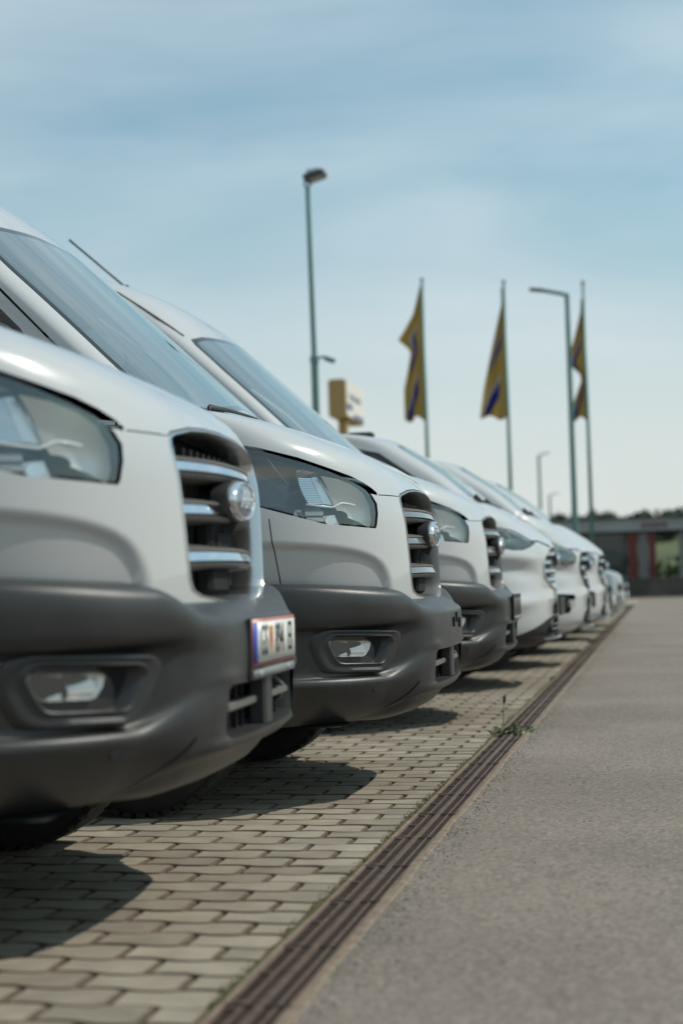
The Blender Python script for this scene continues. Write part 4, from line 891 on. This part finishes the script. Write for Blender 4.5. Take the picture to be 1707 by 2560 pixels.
# grit along the asphalt edge
V, F_ = [], []
for _ in range(5200):
    y = 2.3 + rng.random() ** 1.7 * 22; x = -.712 + abs(rng.normal(0, .05)) if rng.random() < .75 else rng.uniform(-.71, 1.2); r = rng.uniform(.0012, .0042); i = len(V)
    ang = rng.random() * 6.28; q = [(math.cos(ang + k * 2.094) * r * rng.uniform(.7, 1.3), math.sin(ang + k * 2.094) * r * rng.uniform(.7, 1.3)) for k in range(3)]
    V += [(x + a_, y + c_, .0005) for a_, c_ in q] + [(x + a_ * .55, y + c_ * .55, r * rng.uniform(.6, 1.1)) for a_, c_ in q]
    F_ += [(i, i + 1, i + 4, i + 3), (i + 1, i + 2, i + 5, i + 4), (i + 2, i, i + 3, i + 5), (i + 3, i + 4, i + 5)]
me = bpy.data.meshes.new("loose_grit"); me.from_pydata(V, [], F_); me.materials.append(STONE); me.update(); g = link(bpy.data.objects.new("loose_grit", me)); tag(g, kind="stuff")

# ---- weeds growing out of the drain
def leaf_poly(b, base, a, ln, w, tilt, m=0):
    d = Vector((math.cos(a), math.sin(a), 0)); sd = Vector((-d.y, d.x, 0)); rows = []
    for t in np.linspace(0, 1, 6):
        c = Vector(base) + d * ln * t * math.cos(tilt * (1 - .6 * t)) + Vector((0, 0, ln * (math.sin(tilt) * t - .45 * t * t)))
        ww = w * math.sin(math.pi * min(.97, t * .9 + .08)) ** .8; rows.append([c - sd * ww + Vector((0, 0, ww * .3)), c, c + sd * ww + Vector((0, 0, ww * .3))])
    b.grid(rows, m)
def weed(name, loc, n, size, label, stalk=False, dry=0, spread=(.06, .05)):
    root = empty(name, loc); tag(root, label, "weed", "weeds growing out of the drain")
    for k in range(n):
        b = MB(); leaf_poly(b, (rng.normal(0, spread[0]), rng.normal(0, spread[1]), .0), rng.uniform(0, 6.28), size * rng.uniform(.5, 1.1), size * rng.uniform(.13, .26), rng.uniform(.25, 1.0)); b.build("leaf", LEAF, root, merge=False)
    for k in range(dry):
        b = MB(); leaf_poly(b, (rng.normal(0, spread[0]), rng.normal(0, spread[1]), .008), rng.uniform(0, 6.28), size * rng.uniform(.4, .7), size * rng.uniform(.1, .17), rng.uniform(.05, .5)); b.build("dry_leaf", DRY, root, merge=False)
    if stalk:
        b = MB(); b.tube([(-.085, .40, 0), (-.085, .40, .07), (-.080, .405, .125)], [.0028, .0022, .002], 0, 6); b.tube([(-.080, .405, .118), (-.078, .405, .128), (-.075, .406, .150), (-.072, .407, .166)], [.003, .0085, .0085, .003], 1, 8); b.build("flower_stalk", [GRASS, STALK], root)
    return root
weed("drain_weed", (-.815, 8.45, 0), 46, .070, "leafy weed clump with a dark plantain flower spike across the rusty grate", True, 10, (.052, .10))
weed("drain_weed", (-.880, 19.9, 0), 16, .12, "small green weed on the drain beside the rounded headlamp vans", spread=(.04, .12))
weed("drain_weed", (-.90, 39.5, 0), 18, .24, "green weed tuft at the far end of the drain before the concrete wall", spread=(.10, .25))

# ================================================================ STREET FURNITURE
def street_lamp_flood(x, y):
    root = empty("street_lamp", (x, y, 0)); tag(root, "tall grey lamp post with a tilted flat floodlight head and a small side camera arm", "street lamp", "lamp posts behind the vans")
    b = MB(); b.tube([(.05, 0, 0), (.035, 0, 4.5)], .062, n=14); b.tube([(.035, 0, 4.5), (0, 0, 7.42)], [.046, .036], n=14); b.build("pole", POLE, root, angle=50)
    h = MB(); rot = Matrix.Rotation(R(-14), 3, 'Y'); h.box((.13, 0, 7.58), (.36, .30, .11), 0, rot, .02)
    for k in range(6): h.box((.02 + k * .035, 0, 7.655 + .003 * k), (.008, .26, .04), 0, rot)
    h.build("lamp_head", LAMPM, root, angle=40)
    g = MB(); g.box((.17, 0, 7.522), (.24, .24, .012), 0, rot); g.build("lamp_glass", LAMPG, root)
    br = MB(); br.tube([(0, 0, 7.36), (-.05, 0, 7.44), (-.03, 0, 7.56)], .018, n=6); br.tube([(0, 0, 7.36), (.06, 0, 7.46), (.06, 0, 7.54)], .018, n=6); br.build("bracket", LAMPM, root)
    ar = MB(); ar.box((.035, 0, 4.52), (.13, .13, .14), 0, bev=.02); ar.tube([(.08, 0, 4.55), (.20, -.02, 4.56), (.26, -.03, 4.53)], .02, n=8); ar.tube([(.22, -.03, 4.535), (.38, -.06, 4.47)], .042, n=10); ar.build("camera_arm", POLE, root, angle=40)
street_lamp_flood(-5.49, 25.0)
def street_lamp_arm(x, y, h, arm, label, r=.07):
    root = empty("street_lamp", (x, y, 0)); tag(root, label, "street lamp", "lamp posts behind the vans")
    b = MB(); b.tube([(0, 0, 0), (0, 0, h * .28)], r * 1.15, n=12); b.tube([(0, 0, h * .28), (0, 0, h)], [r, r * .75], n=12); b.build("pole", POLE, root, angle=50)
    a = MB(); a.tube([(0, 0, h - .05), (arm * .12, 0, h), (arm * .75, 0, h + .12)], .045, n=8); a.build("arm", POLE, root)
    g = MB(); g.box((arm * .86, 0, h + .13), (abs(arm) * .42, .18, .07), 0, Matrix.Rotation(R(-8 if arm < 0 else 8) * -1, 3, 'Y'), .025); g.build("lamp_head", LAMPM, root, angle=40)
street_lamp_arm(-1.875, 36, 7.34, -.80, "grey lamp post with a single thin arm pointing left, beside the third flag")
street_lamp_arm(-6.99, 95, 8.25, .62, "small distant pale lamp post, nearer of the two above the building roof", .10)
street_lamp_arm(-9.45, 140, 8.2, .8, "smallest and faintest distant lamp post above the treeline", .12)
FL = []
def flag_mat():
    m = bpy.data.materials.new("flag_cloth"); m.use_nodes = True; t = m.node_tree; t.nodes.clear(); o = t.nodes.new("ShaderNodeOutputMaterial"); ms = t.nodes.new("ShaderNodeMixShader"); ms.inputs[0].default_value = .35
    d = t.nodes.new("ShaderNodeBsdfDiffuse"); tr = t.nodes.new("ShaderNodeBsdfTranslucent"); at = t.nodes.new("ShaderNodeUVMap"); sx = t.nodes.new("ShaderNodeSeparateXYZ"); t.links.new(at.outputs[0], sx.inputs[0])
    # woven print: gold ground, a slanted dark blue band and pale round emblem (flat print on the cloth)
    ma = t.nodes.new("ShaderNodeMath"); ma.operation = 'MULTIPLY_ADD'; ma.inputs[1].default_value = .45; t.links.new(sx.outputs[0], ma.inputs[0]); t.links.new(sx.outputs[1], ma.inputs[2])
    r = t.nodes.new("ShaderNodeValToRGB"); r.color_ramp.interpolation = 'CONSTANT'; e = r.color_ramp.elements; G, B_, Wt = (.36, .25, .072, 1), (.022, .028, .16, 1), (.36, .33, .33, 1)
    e[0].position = 0; e[0].color = G; e[1].position = .30; e[1].color = B_
    for p, c in ((.43, Wt), (.48, G), (.70, B_), (.80, Wt), (.845, G)): k = e.new(p); k.color = c
    t.links.new(ma.outputs[0], r.inputs[0])
    # band only over the middle of the width
    cmp = t.nodes.new("ShaderNodeMath"); cmp.operation = 'COMPARE'; cmp.inputs[1].default_value = .55; cmp.inputs[2].default_value = .27; t.links.new(sx.outputs[0], cmp.inputs[0])
    mx = t.nodes.new("ShaderNodeMix"); mx.data_type = 'RGBA'; mx.inputs[6].default_value = G; t.links.new(cmp.outputs[0], mx.inputs[0]); t.links.new(r.outputs[0], mx.inputs[7])
    for s in (d, tr): t.links.new(mx.outputs[2], s.inputs[0])
    t.links.new(d.outputs[0], ms.inputs[1]); t.links.new(tr.outputs[0], ms.inputs[2]); t.links.new(ms.outputs[0], o.inputs[0]); return m
FLAGM = flag_mat()
def flag(x, y, ztop, widths, pole_h, lab_p, lab_f, seed):
    root = empty("flagpole", (x, y, 0)); tag(root, lab_p, "flagpole", "flagpoles behind the vans")
    b = MB(); b.tube([(0, 0, 0), (0, 0, pole_h)], [.055, .034], n=12); b.build("pole", POLE, root); b = MB(); b.tube([(0, 0, pole_h), (0, 0, pole_h + .05)], .045, n=12); b.build("pole_cap", LAMPM, root)
    zs = [z for z, _ in widths]; ws = [w for _, w in widths]; V, UV, F_ = [], [], []; nz_, nx_ = 70, 28; rs = np.random.default_rng(seed); ph = rs.uniform(0, 6, 3)
    for i in range(nz_ + 1):
        z = zs[0] + (zs[-1] - zs[0]) * i / nz_; t = i / nz_; w = 1.10 * float(np.interp(-z, [-q for q in zs], ws))
        for k in range(nx_ + 1):
            s = k / nx_; fold = math.sin(s * 13 + ph[0] + 1.3 * math.sin(t * 4 + ph[1])) * .075 * min(1, s * 3) * (.35 + .65 * t) + math.sin(s * 27 + ph[2] + t * 5) * .02 * s
            zz = z - .05 * math.sin(s * 9 + ph[1]) * t * t - .06 * s * t * math.sin(ph[2] + 3 * s)
            V.append((-.035 - w * s, -.02 + fold, zz)); UV.append((s, 1 - t))
    for i in range(nz_):
        for k in range(nx_): a_ = i * (nx_ + 1) + k; F_.append((a_, a_ + 1, a_ + nx_ + 2, a_ + nx_ + 1))
    me = bpy.data.meshes.new("flag"); me.from_pydata(V, [], F_); ul = me.uv_layers.new(name="print")
    for l in me.loops: ul.data[l.index].uv = UV[l.vertex_index]
    me.polygons.foreach_set('use_smooth', [True] * len(F_)); me.materials.append(FLAGM); me.update()
    o = link(bpy.data.objects.new("flag", me)); o.location = (x, y, 0); tag(o, lab_f, "flag", "gold flags on the flagpoles")
flag(-5.515, 38, 8.1, [(8.12, .02), (7.45, .20), (7.05, .42), (6.83, .56), (6.62, .34), (6.5, .28), (6.1, .34), (5.6, .44), (4.83, .45)], 8.27, "flagpole nearest the ochre sign box", "limp gold flag with a corner blown out to the left, nearest the sign box", 3)
flag(-3.50, 38, 7.8, [(7.95, .03), (7.62, .03), (7.5, .04), (6.2, .33), (5.4, .50), (4.75, .60)], 8.08, "middle flagpole of the three", "limp gold flag hanging in an even wedge on the middle pole", 8)
flag(-1.585, 38, 7.4, [(7.55, .02), (7.2, .05), (6.6, .20), (6.1, .36), (6.02, .38), (5.72, .10), (5.55, .08), (5.1, .24), (4.62, .38)], 7.93, "flagpole right behind the thin armed lamp post", "narrow gold flag pinched in the middle, next to the thin armed lamp post", 14)
# sign box on its pole
sg = empty("pylon_sign", (-8.15, 40.0, 0)); tag(sg, "ochre sign box with a cream lettered face on an ochre pole", "sign")
def signbox(x0, x1, y0, y1, z0, z1, m, name, par, r=.14):
    b = MB(); sec = round_poly([(x0, z0), (x1, z0), (x1, z1), (x0, z1)], r, 5); b.grid([[(x, y0, z) for x, z in sec], [(x, y1, z) for x, z in sec]], 0, True); b.poly([(x, y0, z) for x, z in sec]); b.poly([(x, y1, z) for x, z in sec][::-1]); return b.build(name, m, par, angle=40)
signbox(-.235, .235, 0, 2.55, 5.19, 6.20, OCHRE, "box", sg, .10)
def face_panel(name, y0, y1, z0, z1, x, m, r=.06, par=sg):
    b = MB(); sec = round_poly([(y0, z0), (y1, z0), (y1, z1), (y0, z1)], r, 5); b.poly([(x, y, z) for y, z in sec]); b.grid([[(x, y, z) for y, z in sec], [(x - .02, y, z) for y, z in sec]], 0, True); return b.build(name, m, par, smooth=False)
fp = face_panel("sign_face", .06, 2.49, 5.24, 6.15, .245, SIGNW)
yy = .48
for w_, h_ in ((.16, .20), (.13, .14), (.13, .14), (.07, .20), (.14, .14), (.12, .14), (.15, .14), (.13, .20), (.12, .14)):
    face_panel("sign_letter", yy, yy + w_, 5.70, 5.70 + h_, .255, SIGNG, .02, fp); yy += w_ + .045
face_panel("sign_emblem", .10, .80, 5.42, 5.58, .255, SIGNB, .07, fp); face_panel("sign_emblem", 1.0, 2.35, 5.26, 5.36, .255, SIGNB, .04, fp)
b = MB(); b.box((.0, .75, 2.6), (.24, .26, 5.19), 0, bev=.03); b.build("sign_pole", OCHRE, sg, angle=40)

# ================================================================ BUILDING, WALL, WOOD
wl = empty("concrete_wall", (0, 58, 0)); tag(wl, "low dark concrete wall across the end of the yard", "wall")
for k in range(26):
    x = -26 + k * 2.0; b = MB(); b.box((x + 1.0, .12, .33), (1.985, .24, .66), 0, bev=.01); b.build("wall_panel", WALLM, wl, smooth=False)
b = MB(); b.box((0, .12, .685), (52, .30, .05), 0, bev=.01); b.build("wall_coping", WALLM, wl, smooth=False)
b = MB(); b.poly([(-27, 56.8, .02), (120, 56.8, .02), (120, 57.97, .02), (-27, 57.97, .02)]); b.box((46.5, 56.86, .02), (147, .12, .08)); g = b.build("pavement", CONC); tag(g, kind="structure")
bd = empty("service_building", (0, 62, 0)); tag(bd, "long low grey building with dark red columns behind the concrete wall", "building")
b = MB(); b.box((-3, 3.0, 2.79), (40, 6.6, .50), 0); b.build("fascia", FASC, bd, smooth=False)
b = MB(); b.box((-3, 3.0, 3.06), (40.3, 6.9, .05), 0); b.build("roof", ROOFD, bd, smooth=False)
b = MB(); b.box((-3, 2.9, 2.51), (39.6, 6.2, .06), 0); b.build("soffit", ROOFD, bd, smooth=False)
for x0, x1 in ((-1.236, -.852), (-.417, -.158)): 
    b = MB(); b.box(((x0 + x1) / 2, .0, 1.24), (x1 - x0, .30, 2.48), 0, bev=.02); b.build("column", REDC, bd, smooth=False)
for x in (-6.5, -12.5, 4.6, 9.5, 14.5):
    b = MB(); b.box((x, .0, 1.24), (.30, .30, 2.48), 0, bev=.02); b.build("column", REDC, bd, smooth=False)
for x0, x1 in ((-.83, -.44), (.72, 1.10)):
    b = MB(); b.box(((x0 + x1) / 2, .05, 1.24), (x1 - x0, .12, 2.48), 0); b.build("wall_panel", PANELG, bd, smooth=False)
for k in range(11):
    x0 = -21 + k * 1.8
    f = MB(); f.box((x0, .1, 1.24), (.09, .10, 2.48)); fo = f.build("window", ROOFD, bd, smooth=False)
    g = MB(); g.box((x0 + .9, .12, 1.65), (1.69, .02, 1.60)); g.build("pane", BGLASS, fo, smooth=False)
    p = MB(); p.box((x0 + .9, .12, .42), (1.69, .05, .80)); p.build("lower_panel", PANELG, fo, smooth=False)
for k in range(7):
    w_ = .10; b = MB(); b.box((-.62 + k * .145, -.315, 2.75), (w_, .03, .17 if k % 3 else .21)); b.build("sign_letter", mat("sign_red", (.17, .075, .08), .5) if k == 0 else bpy.data.materials["sign_red"], bd, smooth=False)
# far wooded hill
hl = MB(); rows = []
for iy, y in enumerate(np.linspace(75, 420, 24)):
    rows.append([(x, y, -.05 + 9.5 * float(ss(75, 330, y)) * (.86 + .14 * math.sin(x * .011 + 1)) + .25 * math.sin(x * .05 + y * .03)) for x in np.linspace(-320, 260, 60)])
hl.grid(rows); h = hl.build("hill", mat("meadow", (0.075, 0.092, 0.034), rough=1.0, noise=(.05, .35))); tag(h, kind="structure")
def leaf_cloud(name, crowns, m, nper, kind=None, sz=(.35, .8)):
    V, F_ = [], []
    for (cx, cy, cz, rx, rz) in crowns:
        for _ in range(nper):
            d = rng.normal(size=3); d /= np.linalg.norm(d); rr = rng.uniform(.45, 1.05) * (1 + .25 * math.sin(d[0] * 5 + cx) * math.cos(d[2] * 4)); c = np.array([cx + d[0] * rx * rr, cy + d[1] * rx * rr, cz + d[2] * rz * rr]); s = rng.uniform(*sz)
            a_ = rng.normal(size=3); a_ /= np.linalg.norm(a_); b_ = np.cross(a_, rng.normal(size=3)); b_ /= np.linalg.norm(b_); i = len(V); V += [tuple(c - a_ * s), tuple(c + b_ * s * .6), tuple(c + a_ * s), tuple(c - b_ * s * .6)]; F_.append((i, i + 1, i + 2, i + 3))
    me = bpy.data.meshes.new(name); me.from_pydata(V, [], F_); me.materials.append(m); me.update(); o = link(bpy.data.objects.new(name, me))
    if kind: o["kind"] = kind
    return o
WOODM = mat("far_foliage", (0.085, 0.105, 0.07), rough=.9, rand=.5)
cr = []
for k in range(150):
    x = -75 + k * .72 + rng.normal(0, 1.2); y = rng.uniform(205, 260); gz = 9.5 * float(ss(75, 330, y)) * (.86 + .14 * math.sin(x * .011 + 1)); r = rng.uniform(2.0, 3.3); hh = rng.uniform(2.2, 3.9) * (1.0 + .006 * max(0, x + 6)); cr.append((x, y, gz + hh * .55, r, hh * .62))
leaf_cloud("far_wood", cr, WOODM, 150, "stuff")
cr = [(-25 + k * 1.5 + rng.normal(0, .4), 74 + rng.uniform(0, 5), rng.uniform(.6, 1.2), 1.3, 1.0) for k in range(38)]
leaf_cloud("shrubbery", cr, mat("shrub_leaf", (0.07, 0.095, 0.03), rough=.9, rand=.5), 160, "stuff", (.12, .28))
